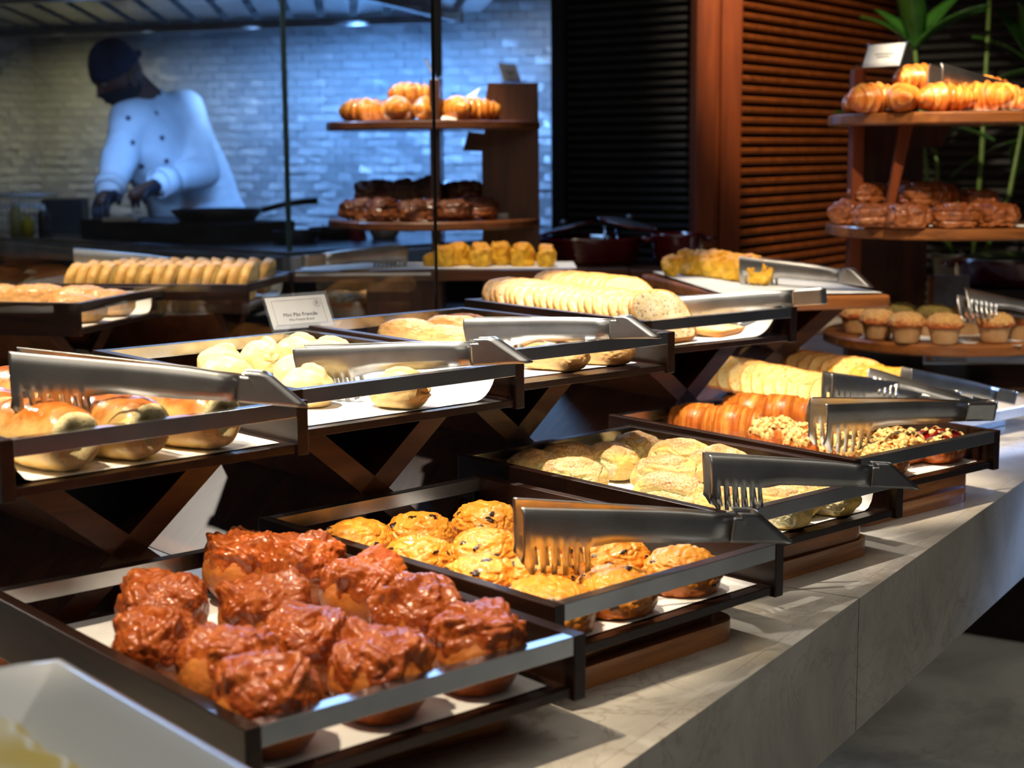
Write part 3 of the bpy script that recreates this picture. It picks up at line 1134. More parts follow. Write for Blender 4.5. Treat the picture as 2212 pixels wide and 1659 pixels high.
ham = [ham_roll(s) for s in (1, 2, 3)]
lay(ham, 'E', [
    (88, 945, -42, 'glazed sausage roll in the front corner with its hollow end under the rail'),
    (266, 928, -38, 'glazed sausage roll in the middle of the front row with a wide hollow end'),
    (404, 902, -36, 'glazed sausage roll in the front row nearest the mini french bread tray'),
    (55, 862, -38, 'dark glazed sausage roll behind the tong teeth by the side board'),
    (208, 852, -36, 'glazed sausage roll under the tong teeth in the second row'),
    (320, 842, -34, 'glazed sausage roll under the tong handle in the second row'),
    (-40, 905, -50, 'glazed sausage roll cut off by the edge of the picture'),
], 'roll', 'glazed sausage rolls', .06, .069)

pao = [pao_roll(s) for s in (1, 2, 3, 4)]
lay(pao, 'F', [
    (475, 776, -40, 'mini french roll in the rear corner with an open slit', 0, (0, 0), .9),
    (490, 800, -20, 'mini french roll in front of the rear corner roll, above the tong handle', 0, (0, 0), .9),
    (568, 770, -60, 'smooth domed mini french roll in the middle of the far row'),
    (682, 750, -35, 'mini french roll in the far row under the printed sign', 0, (0, 0), .95),
    (640, 798, -70, 'mini french roll in the second row behind the foremost roll', 0, (0, 0), .95),
    (664, 836, -50, 'mini french roll with a folded top against the front rail'),
    (775, 762, -30, 'mini french roll mostly hidden behind the steel tong blade'),
    (880, 842, -22, 'single mini french roll lying apart under the tong handle on bare paper', 0, (0, 0), .95),
], 'roll', 'mini french rolls', .045, .038)

rol = [long_roll(s) for s in (1, 2, 3)]
lay(rol, 'G', [
    (766, 700, -25, 'long speckled roll in the rear corner beside the printed sign'),
    (868, 692, -25, 'long speckled roll second along the far rail'),
    (872, 716, -28, 'long speckled roll against the side board, second from the rear corner'),
    (968, 686, -25, 'long speckled roll third along the far rail'),
    (958, 706, -28, 'long speckled roll in the middle of the tray'),
    (962, 731, -28, 'long speckled roll against the side board behind the tong head'),
    (1090, 690, -25, 'long speckled roll by the far side board above the tong blade'),
    (1080, 750, -28, 'long speckled roll under the tong head near the side board'),
    (1225, 768, -22, 'long speckled roll showing its rounded end below the front rail'),
    (1335, 758, -22, 'long speckled roll nearest the end board below the front rail'),
    (1150, 735, -24, 'long speckled roll hidden behind the tong blade'),
], 'roll', 'long speckled rolls', .044, (.042, .055))

brn = [long_roll(s, .058, .032, .052, 'roll', 'brown_roll') for s in (11, 12)]
lay(brn, 'I', [
    (45, 634, 0, 'brown roll in the rear of the tray behind the glass, against the far side'),
    (165, 632, 0, 'brown roll in the middle of the far row behind the glass'),
    (238, 634, 0, 'brown roll near the steel rail in the far row behind the glass'),
    (70, 645, 5, 'brown roll in the near row behind the glass, furthest from the rail'),
    (165, 648, 5, 'brown roll in the near row behind the glass, second from the rail'),
    (215, 668, 10, 'brown roll with a dark spot seen below the rail behind the glass'),
    (262, 655, 10, 'brown roll in the far end below the rail behind the glass'),
], 'roll', 'brown rolls behind the glass', .05)

# slices ---------------------------------------------------------------
sl = [slice_mesh('seeded_bread_slice', .134, .104, .013, s, [M['seed_crust'], M['seed_crumb']]) for s in (1, 2, 3)]
T = TM['H']
for i in range(20):
    y = -.228 + i * .0222
    p = T @ Vector((-.088 + rng.uniform(-.004, .004), y, FLOOR_DZ + .006))
    e = (T.to_euler().z)
    inst(sl[i % 3], p, Euler((math.radians(-44 + rng.uniform(-3, 3) + (6 if i == 0 else 0)), 0, e + rng.uniform(-.05, .05)), 'XYZ'),
         ORD[i] + ' slice from the front rail in the long leaning row of seeded bread', 'bread slice', 'leaning seeded bread slices')
ws = [slice_mesh('pale_bread_slice', .134, .112, .009, s + 7, [M['seed_crust'], M['bag_crumb' if s != 2 else 'seed_crumb']]) for s in (1, 2, 3)]
for i in range(11):
    y = .0 + i * .021
    p = T @ Vector((.055 + rng.uniform(-.004, .004), y, FLOOR_DZ + .008))
    inst(ws[i % 3], p, Euler((math.radians(-42 + rng.uniform(-1, 1)), 0, e + rng.uniform(-.02, .02))),
         ORD[i] + ' pale slice from the tongs in the second row of seeded bread', 'bread slice', 'pale leaning bread slices')
p = T @ Vector((.085, -.2, FLOOR_DZ + .006))
inst(sl[1], p, Euler((math.radians(-80), 0, e + .3)), 'single seeded slice lying flat on the paper below the front rail', 'bread slice', 'leaning seeded bread slices')

bs = [slice_mesh('baguette_slice', .076, .080, .022, s + 20, [M['bag_crust'], M['bag_crumb']], lump=.08) for s in (1, 2, 3)]
T = TM['J']
e = T.to_euler().z
for row, (x, n_, y0, dy, nm) in enumerate(((-.115, 15, -.235, .0285, 'near the side board'), (-.03, 14, -.215, .0285, 'in the middle of the tray'), (.06, 12, -.22, .031, 'at the far side'))):
    for i in range(n_):
        p = T @ Vector((x + rng.uniform(-.006, .006), y0 + i * dy, FLOOR_DZ + .010))
        inst(bs[(i + row) % 3], p, Euler((math.radians(12 + rng.uniform(-3, 3)), math.radians(rng.uniform(-4, 4)), e + rng.uniform(-.03, .03))),
             ORD[i] + ' baguette slice from the steel rail in the row ' + nm, 'bread slice', 'baguette slices behind the glass')

# ------------------------------------------------------------------ serving tongs
tg = tong_proto()
tg2 = tong_proto(kink=False)


def tong(proto, lp, tp, roll, label, bydist=False):
    a = aty(*lp) if bydist else at(*lp)
    b = aty(*tp) if bydist else at(*tp)
    o = place_tongs(proto, a, b, math.radians(roll), label, None)
    s = (b - a).length / .29
    o.scale = (s, min(max(s, .9), 1.05), min(max(s, .92), 1.05))
    return o


tong(tg, (628, 852, .296), (36, 794, .330), 0, 'steel tongs with forked tips lying across the glazed sausage rolls')
tong(tg, (1116, 764, .296), (656, 780, .277), 0, 'steel tongs with a stamped mark resting on the tray of mini french bread')
tong(tg, (1400, 713, .297), (1020, 714, .284), 0, 'steel tongs resting on the front rail of the long speckled rolls')
tong(tg2, (1784, 642, .291), (1432, 668, .262), 0, 'steel tongs with bluish rounded end sticking out past the seeded bread')
tong(tg, (1676, 1146, .136), (1124, 1124, .166), -4, 'large steel tongs with their teeth over the chocolate chip buns')
tong(tg, (1958, 1036, .136), (1530, 1010, .160), 3, 'steel tongs leaning on the corner of the cornmeal roll tray')
tong(tg2, (2146, 888, .134), (1770, 893, .158), -8, 'dark steel tongs with blunt end above the almond flaked buns')
tong(tg2, (2070, 862, .10), (1788, 826, .142), 0, 'steel tongs leaning on the sliced focaccia, beside its cheese topped row')
tong(tg2, (2150, 890, .092), (1876, 822, .136), 62, 'upturned steel tongs behind the blunt ended pair, teeth like two peaks')
tong(tg2, (2192, 862, .078), (1958, 815, .130), 0, 'steel tongs lying on the pale slab past the yellow topped bread')
tong(tg, (1868, 606, .276), (1610, 572, .298), 0, 'steel tongs propped on the yellow cornbread slices')
tong(tg2, (655, 566, 3.56), (868, 545, 3.74), 0, 'dull steel tongs seen through the glass on white paper', True)
tong(tg2, (420, 576, 3.75), (160, 553, 3.68), 0, 'steel tongs half hidden behind the baguette slices', True)
tong(tg2, (2275, 226, 3.66), (2022, 158, 3.50), 0, 'steel tongs leaning over the croissants on the topmost round shelf', True)
tong(tg2, (2330, 690, 3.45), (2080, 645, 3.42), 35, 'steel tongs with black tip over the crumble muffins', True)


# ------------------------------------------------------------------ printed signs
def text(body, size, mat, parent, loc, name='lettering', align='CENTER'):
    c = bpy.data.curves.new(name, 'FONT')
    c.body, c.size, c.align_x, c.align_y = body, size, align, 'CENTER'
    c.extrude = .00008
    t = bpy.data.objects.new('tmp_text', c)
    COL.objects.link(t)
    dg = bpy.context.evaluated_depsgraph_get()
    me = bpy.data.meshes.new_from_object(t.evaluated_get(dg))
    bpy.data.objects.remove(t)
    me.materials.clear()
    me.materials.append(mat)
    o = bpy.data.objects.new(name, me)
    COL.objects.link(o)
    o.parent, o.location = parent, loc
    return o


def sign(bl, br, tilt, hgt, label, full=True):
    """leaning clear holder with a card; local x along its lower edge, y up the card, z towards the reader"""
    bl, br = Vector(bl), Vector(br)
    w = (br - bl).length
    ex = (br - bl).normalized()
    back = Vector((0, 0, 1)).cross(ex).normalized()
    ey = (Vector((0, 0, 1)) * math.cos(tilt) + back * math.sin(tilt)).normalized()
    ez = ex.cross(ey)
    root = empty('price_sign')
    root.matrix_world = Matrix(((ex.x, ey.x, ez.x, bl.x), (ex.y, ey.y, ez.y, bl.y), (ex.z, ey.z, ez.z, bl.z), (0, 0, 0, 1)))
    tag(root, label, 'sign')
    h = hgt
    MB().box(-.004, w + .004, -.002, h + .005, -.0035, -.0012).build('acrylic_back', M['acrylic'], root, bevel=.0005)
    MB().box(-.004, w + .004, -.004, h + .005, .0012, .0030).build('acrylic_front', M['acrylic'], root, bevel=.0005)
    MB().box(-.004, w + .004, -.005, -.0022, -.004, .022).build('acrylic_foot', M['acrylic'], root, bevel=.0005)
    MB().box(0, w, 0, h, -.0008, .0004).build('printed_card', M['card'], root)
    if full:
        b = MB()
        t = .0004
        x0, x1, y0, y1 = w * .085, w * .915, h * .11, h * .89
        for q in ((x0, x1, y0, y0 + t), (x0, x1, y1 - t, y1), (x0, x0 + t, y0, y1), (x1 - t, x1, y0, y1)):
            b.box(q[0], q[1], q[2], q[3], .0004, .0006)
        b.build('printed_border', M['grey_ink'], root)
        text('Mini Pão Francês', h * .158, M['ink'], root, (w * .5, h * .42, .0007))
        text('Mini French Bread', h * .108, M['grey_ink'], root, (w * .5, h * .265, .0007))
        c = MB()
        ring = [(w * .83 + h * .105 * math.cos(i * PI / 16), h * .74 + h * .105 * math.sin(i * PI / 16), .0006) for i in range(33)]
        c.tube(ring, .00022, 4, 0, False)
        c.build('round_emblem', M['grey_ink'], root)
        text('R', h * .17, M['grey_ink'], root, (w * .83, h * .74, .0007))
    else:
        ll = MB()
        for k, (y, ww) in enumerate(((.55, .5), (.42, .36))):
            ll.box(w * (.5 - ww / 2), w * (.5 + ww / 2), h * (y - .03), h * (y + .03), .0004, .0006)
        ll.build('blurred_lettering', M['grey_ink'], root)
    return root


a, b = at(592, 713, .2770), at(721, 702, .2775)
sign(a, b, math.radians(32), .056, 'clear acrylic sign printed Mini Pão Francês on the far rail of its tray')

# ------------------------------------------------------------------ focaccia slab behind the croissant tray
fx = MB().box(-.24, .33, -.19, .25, 0, .022).build('marble_serving_slab', M['slab'], bevel=.002)
fc = at(1775, 850, .05) - Vector((0, 0, HC + .05))
FY = math.radians(39)
fx.location, fx.rotation_euler = Vector((.70, 2.98, HC + .028)), (0, 0, FY)
tag(fx, 'white marble serving slab under the sliced focaccia', 'slab')
fb0 = MB().box(-.19, .26, -.14, .20, 0, .0278).build('slab_riser', M['tray_wood'], bevel=.002)
fb0.location, fb0.rotation_euler = Vector((.70, 2.98, HC)), (0, 0, FY)
tag(fb0, 'dark wooden riser under the white marble slab', 'riser block')
foc = [slice_mesh('focaccia_slice', .105, .070, .020, s + 40, [M['focaccia_crust'], M['focaccia']], lump=.1) for s in (1, 2, 3)]
ZS = .0515
for i in range(11):
    u, v = 1548 + i * 25.5, 800 + i * 5.6
    p = at(u, v + 22, ZS + .012); p.z = HC + ZS
    inst(foc[i % 3], p, Euler((math.radians(-24), 0, math.radians(-22 + rng.uniform(-4, 4)))), ORD[i] + ' toasted focaccia slice in the front row, counted from the crossed stand', 'bread slice', 'toasted focaccia slices')
for i in range(9):
    u, v = 1640 + i * 26, 782 + i * 4.2
    p = at(u, v + 18, ZS + .012); p.z = HC + ZS + .004
    inst(foc[(i + 1) % 3], p, Euler((math.radians(-30), 0, math.radians(-22 + rng.uniform(-4, 4)))), ORD[i] + ' red flecked focaccia slice in the rear row, counted from the crossed stand', 'bread slice', 'toasted focaccia slices at the rear')
yel = [slice_mesh('yellow_topped_slice', .10, .06, .018, s + 60, [M['omelette'], M['omelette']], lump=.12) for s in (1, 2)]
for i in range(6):
    p = at(1832 + i * 25, 812 + i * 3.2, ZS + .03); p.z = HC + ZS + .002
    inst(yel[i % 2], p, Euler((math.radians(-34), 0, math.radians(-20 + rng.uniform(-6, 6)))), ORD[i] + ' slice with bright yellow topping beside the focaccia', 'bread slice', 'yellow topped slices')


# ------------------------------------------------------------------ tiered stands
def disc(r, z, t, name, mat, parent, cx=0, cy=0, axis_rot=0):
    prof = [(.001, z - t), (r - .004, z - t), (r, z - t + .004), (r, z - .004), (r - .004, z), (.001, z)]
    o = MB().lathe(prof, 72).build(name, mat, parent, loc=(cx, cy, 0))
    for f in o.data.polygons: f.use_smooth = False
    return o


SZ = (.12, .377, .631)
SR = Vector((1.035, 3.65, HC))
st = tag(empty('tiered_stand', SR), 'three tier wooden stand of round shelves with croissants on top, before the plant', 'stand')
for z, mt in zip(SZ, ('shelf_wood', 'shelf_wood', 'shelf_wood')):
    disc(.285, z, .026, 'round_shelf', M[mt], st)
MB().box(-.235, -.208, -.02, .03, 0, .735).build('upright_panel', M['post_wood'], st, rot=0, bevel=.002)
pb = [(-.205, 0), (-.03, 0), (-.03, .35), (-.045, .36), (-.045, .555), (.0, .555), (.022, .605), (-.205, .605)]
Yx = Matrix(((1, 0, 0, 0), (0, 0, -1, 0), (0, 1, 0, 0), (0, 0, 0, 1)))
MB().prism(pb, -.09, -.07, 0, Yx).build('upright_panel', M['stand_wood'], st, bevel=.002)
MB().prism([(-.178, .395), (-.165, .395), (-.120, .605), (-.150, .605)], .10, .12, 0, Yx).build('brace', M['post_wood'], st, bevel=.002)
MB().box(-.22, .26, -.2, .2, 0, .012).build('stand_base', M['tray_wood'], st, bevel=.002)

SL = Vector((-.2056, 4.16, HC))
st2 = tag(empty('tiered_stand', SL), 'three tier wooden stand standing half behind the glass edge, croissants on its top shelf', 'stand')
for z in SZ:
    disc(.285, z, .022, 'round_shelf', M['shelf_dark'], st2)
pl = [(.13, 0), (.285, 0), (.280, .73), (.148, .73), (.137, .655), (.137, .60), (.095, .605), (.080, .555), (.130, .553), (.130, .38), (.13, .2)]
MB().prism(pl, .03, .055, 0, Yx).build('upright_panel', M['stand_wood'], st2, bevel=.002)
MB().box(.001, .026, -.20, .05, 0, .735).build('upright_panel', M['stand_wood'], st2, bevel=.002)
for x, z in ((.222, .624), (.185, .381)):
    MB().box(x - .014, x + .014, -.064, -.0555, z - .009, z + .009).build('shelf_clip', M['steel'], st2)


def on(stand, ztop, lst, protos, cat, group, scale=1.0):
    """lst: (u, v, distance, turn, phrase): seen pixel of the middle at that distance"""
    for i, it in enumerate(lst):
        u, v, d, turn, label = it[:5]
        p = aty(u, v, d)
        p.z = max(stand.z + ztop + .012, p.z - .028) if len(it) > 5 and it[5] == 'up' else stand.z + ztop + .001
        sc = it[6] if len(it) > 6 else scale
        inst(protos[i % len(protos)], p, math.radians(turn), label, cat, group, sc)


crs = [croissant(1, 1.5, .15, .034, tip=.3), croissant(2, 1.1, .145, .036, tip=.35), croissant(3, 1.9, .155, .034, tip=.28)]
on(SR, SZ[2], [
    (1845, 218, 3.62, 60, 'small croissant tip at the end of the top shelf beside folded paper', '', .75),
    (1888, 215, 3.50, 20, 'croissant on the top shelf standing behind the white paper corner'),
    (1950, 215, 3.46, 65, 'croissant showing its spiral end on the top shelf, by the paper corner'),
    (2038, 222, 3.44, 10, 'broad glossy croissant at the front middle of the top shelf'),
    (2118, 218, 3.46, -25, 'croissant with bright highlights under the tong blade on the top shelf'),
    (2165, 212, 3.50, 40, 'croissant next to the tong handle on the top shelf'),
    (2198, 225, 3.54, 60, 'small croissant at the far end of the top shelf', '', .8),
    (1985, 175, 3.60, 20, 'uppermost croissant lying on the pile of the top shelf', 'up'),
    (2062, 192, 3.60, 150, 'croissant lying on the pile under the tong tips', 'up'),
    (2130, 190, 3.66, 30, 'croissant at the rear of the top shelf under the tong blade', 'up', .9),
], crs, 'croissant', 'croissants on the lit top shelf')
dan = [danish(s, False) for s in (1, 2, 3, 4)]
on(SR, SZ[1], [
    (1835, 450, 3.62, 40, 'slitted brown pastry at the end of the middle shelf by the white paper'),
    (1890, 465, 3.47, -10, 'ridged brown pastry second from the end of the middle shelf'),
    (1962, 470, 3.42, 8, 'slitted brown pastry at the front of the middle shelf, under the white post'),
    (2062, 472, 3.41, -5, 'pair of ridged brown pastry halves at the front of the middle shelf'),
    (2152, 478, 3.42, 20, 'brown pastry with pale highlights at the front of the middle shelf'),
    (1878, 418, 3.66, 30, 'dark glossy pastry stacked behind the ridged pastry on the middle shelf', 'up'),
    (1945, 410, 3.70, 80, 'pastry stacked at the rear of the middle shelf beside the brace', 'up'),
    (1988, 418, 3.62, 15, 'brown pastry lying upon the front pastries of the middle shelf', 'up'),
    (2028, 420, 3.64, 50, 'flat topped brown pastry lying on the middle of the pile', 'up'),
    (2112, 432, 3.62, 100, 'brown pastry lying crosswise on the pile by the plant stem', 'up'),
], dan, 'pastry', 'brown pastries on the middle shelf')
muf = [muffin(s) for s in (1, 2, 3)]
mug = [muffin(s, True) for s in (4, 5)]
on(SR, SZ[0], [
    (1850, 695, 3.62, 0, 'crumble muffin at the end of the lowest round shelf by the paper corner'),
    (1896, 705, 3.50, 40, 'crumble muffin in the front row, second from the paper corner'),
    (1958, 715, 3.43, 80, 'crumble muffin in the front row, third from the paper corner'),
    (2040, 718, 3.40, 130, 'largest crumble muffin at the front of the lowest round shelf'),
    (2148, 712, 3.42, 170, 'crumble muffin standing apart past the gap with the white paper tip'),
    (2208, 700, 3.48, 210, 'crumble muffin cut by the edge of the picture'),
    (2090, 700, 3.58, 250, 'shaded crumble muffin in the gap behind the white paper tip'),
], muf, 'muffin', 'crumble muffins', .90)
on(SR, SZ[0], [
    (1945, 680, 3.60, 0, 'green topped muffin in the rear row, nearest the wooden board'),
    (2018, 672, 3.56, 60, 'green topped muffin with a pale rim in the rear row'),
    (2165, 676, 3.58, 120, 'green topped muffin under the tong handle'),
    (1890, 678, 3.72, 170, 'green topped muffin half hidden under the wooden board end'),
], mug, 'muffin', 'green topped muffins', .95)

cr2 = [croissant(s + 5, 1.2, .15, .033, 'croissant_dim') for s in (1, 2)]
on(SL, SZ[2], [
    (785, 240, 4.10, 160, 'croissant at the free end of the shelf behind the glass'),
    (858, 230, 3.98, 95, 'large ringed croissant behind the glass'),
    (930, 235, 4.02, 60, 'croissant behind the glass edge'),
    (985, 232, 4.00, 100, 'croissant just past the glass edge'),
    (1020, 228, 4.06, 20, 'croissant leaning beside the white paper on the upright panel'),
    (890, 205, 4.14, 30, 'croissant lying on the pile behind the glass', 'up'),
    (845, 245, 4.22, 10, 'croissant at the rear of the pile behind the glass'),
], cr2, 'croissant', 'croissants on the shaded top shelf')
dn2 = [danish(s + 10, True, .060, .040, .056) for s in (1, 2, 3)]
on(SL, SZ[1], [
    (780, 445, 4.04, 10, 'long dark chocolate pastry at the free end of the shelf'),
    (828, 440, 3.98, 60, 'dark chocolate pastry second from the free end of the shelf'),
    (905, 442, 3.96, 20, 'dark chocolate pastry just inside the glass edge'),
    (985, 440, 3.98, 75, 'dark chocolate pastry just outside the glass edge'),
    (1030, 436, 4.02, 30, 'dark chocolate pastry with a pale stripe by the upright panel'),
    (810, 410, 4.18, 40, 'dark chocolate pastry at the rear near the free end', 'up'),
    (870, 410, 4.16, 0, 'dark chocolate pastry stacked at the rear behind the glass', 'up'),
    (930, 405, 4.18, 90, 'darkest pastry stacked at the rear by the glass edge', 'up'),
    (1005, 412, 4.16, 20, 'dark chocolate pastry at the rear near the upright panel', 'up'),
], dn2, 'pastry', 'dark chocolate pastries')
mf3 = [muffin(s + 20) for s in (1, 2)]
on(SL, SZ[0], [
    (735, 635, 3.98, 0, 'brown muffin on the lowest shelf behind the glass, nearest the printed sign'),
    (765, 645, 3.93, 60, 'brown muffin on the lowest shelf behind the glass, in the middle of three'),
    (800, 640, 3.98, 120, 'brown muffin partly behind the wooden box'),
    (1128, 630, 4.02, 30, 'brown muffin seen through the gap under the nugget board'),
], mf3, 'muffin', 'muffins behind the glass')


def paper(name_pts, label, wave=.004, seed=0, z=0):
    """name_pts: four corners (bl, br, tr, tl)"""
    bl, br, tr, tl = [Vector(p) for p in name_pts]

    def fn(u, v):
        p = bl.lerp(br, u).lerp(tl.lerp(tr, u), v)
        return p + Vector((0, 0, wave * (.5 + .5 * noise.noise(Vector((u * 5, v * 3, seed)))) ))

    return tag(MB().grid(fn, 24, 10).build('paper_sheet', M['paper']), label, 'paper')


def shelf_paper(S, z, pts, label, seed):
    o = paper([(S.x + a, S.y + b, S.z + z + .0008 + c) for a, b, c in pts], label, .002, seed)
    return o


shelf_paper(SR, SZ[2], [(-.20, -.19, .004), (.16, -.250, 0), (.17, -.13, 0), (-.2, -.13, .02)], 'white paper with a lifted corner under the lit croissants', 1)
shelf_paper(SR, SZ[1], [(-.235, -.135, 0), (.12, -.255, 0), (.14, -.13, 0), (-.2, -.13, .0)], 'white paper under the brown pastries of the middle shelf', 2)
shelf_paper(SR, SZ[0], [(-.235, -.14, .0), (.09, -.282, -.003), (.2, -.05, 0), (-.2, -.03, 0)], 'white paper with a pointed tip under the crumble muffins', 3)
shelf_paper(SL, SZ[2], [(-.2, -.16, 0), (-.006, -.255, 0), (-.006, .0, .0), (-.16, .0, .0)], 'white paper under the croissants behind the glass', 4)
shelf_paper(SL, SZ[2], [(.032, -.245, 0), (.085, -.20, .0), (.128, .0, .09), (.032, .0, .03)], 'white paper rising against the upright panel beside the shaded croissants', 4)
shelf_paper(SL, SZ[1], [(-.2, -.16, 0), (-.006, -.255, 0), (-.006, .0, .0), (-.16, .0, .0)], 'white paper under the dark chocolate pastries', 5)
# signs on the stands
a, b = aty(1862, 166, 3.60), aty(1941, 166, 3.52)
a.z = b.z = SR.z + .737
sign(a, b, math.radians(24), .056, 'blurred white sign in a clear holder above the lit croissants', False)
sign(Vector((SL.x + .012, SL.y - .16, SL.z + .740)), Vector((SL.x + .014, SL.y - .08, SL.z + .740)), math.radians(24), .05, 'sign seen edge on above the upright beside the glass', False)
sign(Vector((SL.x + .19, SL.y - .045, SL.z + .735)), Vector((SL.x + .235, SL.y + .02, SL.z + .735)), math.radians(20), .05, 'clear sign seen edge on above the wide upright panel', False)

# ------------------------------------------------------------------ nugget board, cornbread board, pot shelf
nb = tag(empty('display_box', (0, 0, HC)), 'brown wooden display box under the yellow cornbread nuggets', 'display box')
NZ = .277
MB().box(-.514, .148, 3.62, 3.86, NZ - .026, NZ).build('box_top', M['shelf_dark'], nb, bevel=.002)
MB().box(-.345, -.17, 3.64, 3.84, 0, NZ - .026).build('box_side', M['stand_wood'], nb, bevel=.002)
MB().box(.06, .13, 3.64, 3.84, 0, NZ - .026).build('box_side', M['stand_wood'], nb, bevel=.002)
paper([(-.508, 3.612, HC + NZ - .012), (-.19, 3.612, HC + NZ - .012), (-.19, 3.63, HC + NZ + .001), (-.508, 3.63, HC + NZ + .001)], 'folded white paper edge hanging over the display box behind the glass', .001, 6)
paper([(-.50, 3.625, HC + NZ + .001), (.155, 3.625, HC + NZ + .001), (.155, 3.85, HC + NZ + .001), (-.50, 3.85, HC + NZ + .001)], 'white paper sheet under the yellow cornbread nuggets', .002, 7)
ng = [nugget(s, .029, .026, .052) for s in (1, 2, 3)]
for i, (u, d, t, sc, lb) in enumerate((
        (928, 3.72, 0, .55, 'small yellow nugget seen beside the glass edge'), (962, 3.70, 20, .95, 'yellow cornbread nugget just past the glass edge'),
        (992, 3.74, 60, 1.0, 'tall yellow cornbread nugget, second past the glass edge'), (1038, 3.70, 100, 1.0, 'yellow cornbread nugget in the middle of the row'),
        (1082, 3.74, 10, 1.05, 'yellow cornbread nugget with a toasted crown'), (1130, 3.70, 45, 1.0, 'yellow cornbread nugget second from the paper end'),
        (1180, 3.68, 80, .92, 'low yellow cornbread nugget at the curled paper end'))):
    p = aty(u, 560, d); p.z = HC + NZ + .003
    inst(ng[i % 3], p, math.radians(t), lb, 'cornbread', 'yellow cornbread nuggets', sc)

CBC = at(1385, 592, .25) - Vector((0, 0, HC)); CBD = at(1925, 637, .25) - Vector((0, 0, HC))
cb_yaw = math.radians(12)
dv = Matrix.Rotation(-cb_yaw, 4, 'Z') @ Vector((CBD.x - CBC.x, CBD.y - CBC.y, 0))
cbw, cbd = dv.x, -dv.y
cc = (CBC + CBD) / 2
board = MB().box(-cbw / 2, cbw / 2, -cbd / 2, cbd / 2, .222, .25).build('serving_board', M['shelf_wood'], bevel=.006)
board.location, board.rotation_euler = (cc.x, cc.y, HC), (0, 0, cb_yaw)
tag(board, 'thick wooden serving board with rounded corner under the yellow cornbread slices', 'board')
inst(xs, (cc.x, cc.y, HC), cb_yaw, 'crossed wooden plank stand under the cornbread board', 'stand', 'crossed plank stands', (1.1, 1.1, .2215 / XH))
BM = Matrix.Translation((cc.x, cc.y, HC + .251)) @ Matrix.Rotation(cb_yaw, 4, 'Z')
pp = [BM @ Vector(q) for q in ((-cbw / 2 - .004, -cbd / 2 + .06, 0), (cbw / 2 - .012, -cbd / 2 + .012, 0), (cbw / 2 - .01, cbd / 2 - .03, 0), (-cbw / 2 + .02, cbd / 2 - .03, .004))]
paper(pp, 'wavy white paper sheet on the cornbread board', .006, 8)
cbs = [nugget(s + 7, .036, .014, .062, 'cornbread', 'cornbread_slice') for s in (1, 2, 3)]
for i, (u, v, sc) in enumerate(((1446, 574, .78), (1482, 572, .98), (1512, 574, 1), (1536, 577, 1), (1562, 580, 1.02), (1590, 584, 1.0), (1616, 588, .98), (1640, 592, .9))):
    p = at(u, v + 12, .268); p.z = HC + .2575
    inst(cbs[i % 3], p, Euler((math.radians(-10), 0, math.radians(-62 + i * 3))), ORD[i] + ' yellow cornbread slice counted from the red pots towards the tongs', 'cornbread', 'yellow cornbread slices', sc)

ps = tag(empty('pot_shelf', (0, 0, HC)), 'long brown wooden shelf carrying the burgundy pots', 'shelf')
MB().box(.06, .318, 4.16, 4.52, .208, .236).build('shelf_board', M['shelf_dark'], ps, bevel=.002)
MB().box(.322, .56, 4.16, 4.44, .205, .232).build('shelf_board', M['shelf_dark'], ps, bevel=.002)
MB().box(.09, .53, 4.2, 4.4, 0, .205).build('shelf_support', M['tray_wood'], ps)


M['lid'] = mottled('dull_lid_steel', (96, 98, 100), (120, 122, 124), 10, .45, .8)


def pot(loc, rx, ry, h, label, yaw=0, lid=True):
    root = tag(empty('casserole_pot', loc, yaw), label, 'pot', 'burgundy casserole pots')
    pr = [(.001, 0), (.82, 0), (.93, .12), (1, .9), (1.03, 1), (.97, 1), (.92, .2), (.8, .06), (.001, .06)]
    MB().grid(lambda u, v: Vector((rx * pr[round(v * 8)][0] * math.cos(2 * PI * u), ry * pr[round(v * 8)][0] * math.sin(2 * PI * u), h * pr[round(v * 8)][1])), 48, 8, 0, True, True).build('pot_body', M['red_enamel'], root)
    for s in (-1, 1):
        MB().tube([(s * (rx * 1.0), -.03, h * .8), (s * (rx + .025), -.025, h * .84), (s * (rx + .025), .025, h * .84), (s * rx, .03, h * .8)], .007, 8).build('pot_handle', M['red_enamel'], root)
    return root


pot(Vector((.225, 4.36, HC + .237)), .145, .11, .075, 'open burgundy pot with orange food on the wooden shelf', .1)
pot(Vector((.47, 4.34, HC + .237)), .075, .08, .085, 'round burgundy pot beside the wooden column', .0)
fd = MB()
for i in range(8):
    fd.ico(3, lambda n, i=i: Vector((.04 * math.cos(i * 2.4) * (i % 3) * .7 + .02 * n.x, .03 * math.sin(i * 2.4) * (i % 3) * .7 + .012 * n.y, .012 * n.z)))
fdo = fd.build('carrot_pieces', plain('carrot', (220, 96, 36), .4), loc=(.19, 4.33, HC + .237 + .052))
tag(fdo, 'orange carrot pieces heaped in the open burgundy pot', 'food', None, 'stuff')
for i, (x, y, z, sx, t, lb) in enumerate(((.155, 4.43, .330, .085, -14, 'grey steel lid pushed back on the open burgundy pot'), (.335, 4.41, .345, .085, 12, 'grey steel lid with a red rim tilted between the burgundy pots'))):
    l = tag(empty('lid_of_pot', (x, y, HC + z), (math.radians(t * .3), math.radians(t), 0)), lb, 'lid')
    MB().lathe([(.001, .010), (sx * .6, .008), (sx * .95, .002), (sx, 0), (sx * .95, -.002), (.001, .006)], 40).build('lid_plate', M['lid'], l)
    MB().tube([(math.cos(a * PI / 16) * sx, math.sin(a * PI / 16) * sx, 0) for a in range(33)], .004, 8).build('lid_rim', M['red_enamel'], l)
    MB().ico(3, lambda n: Vector((n.x * .010, n.y * .010, .020 + .008 * n.z))).build('lid_knob', M['lid'], l)
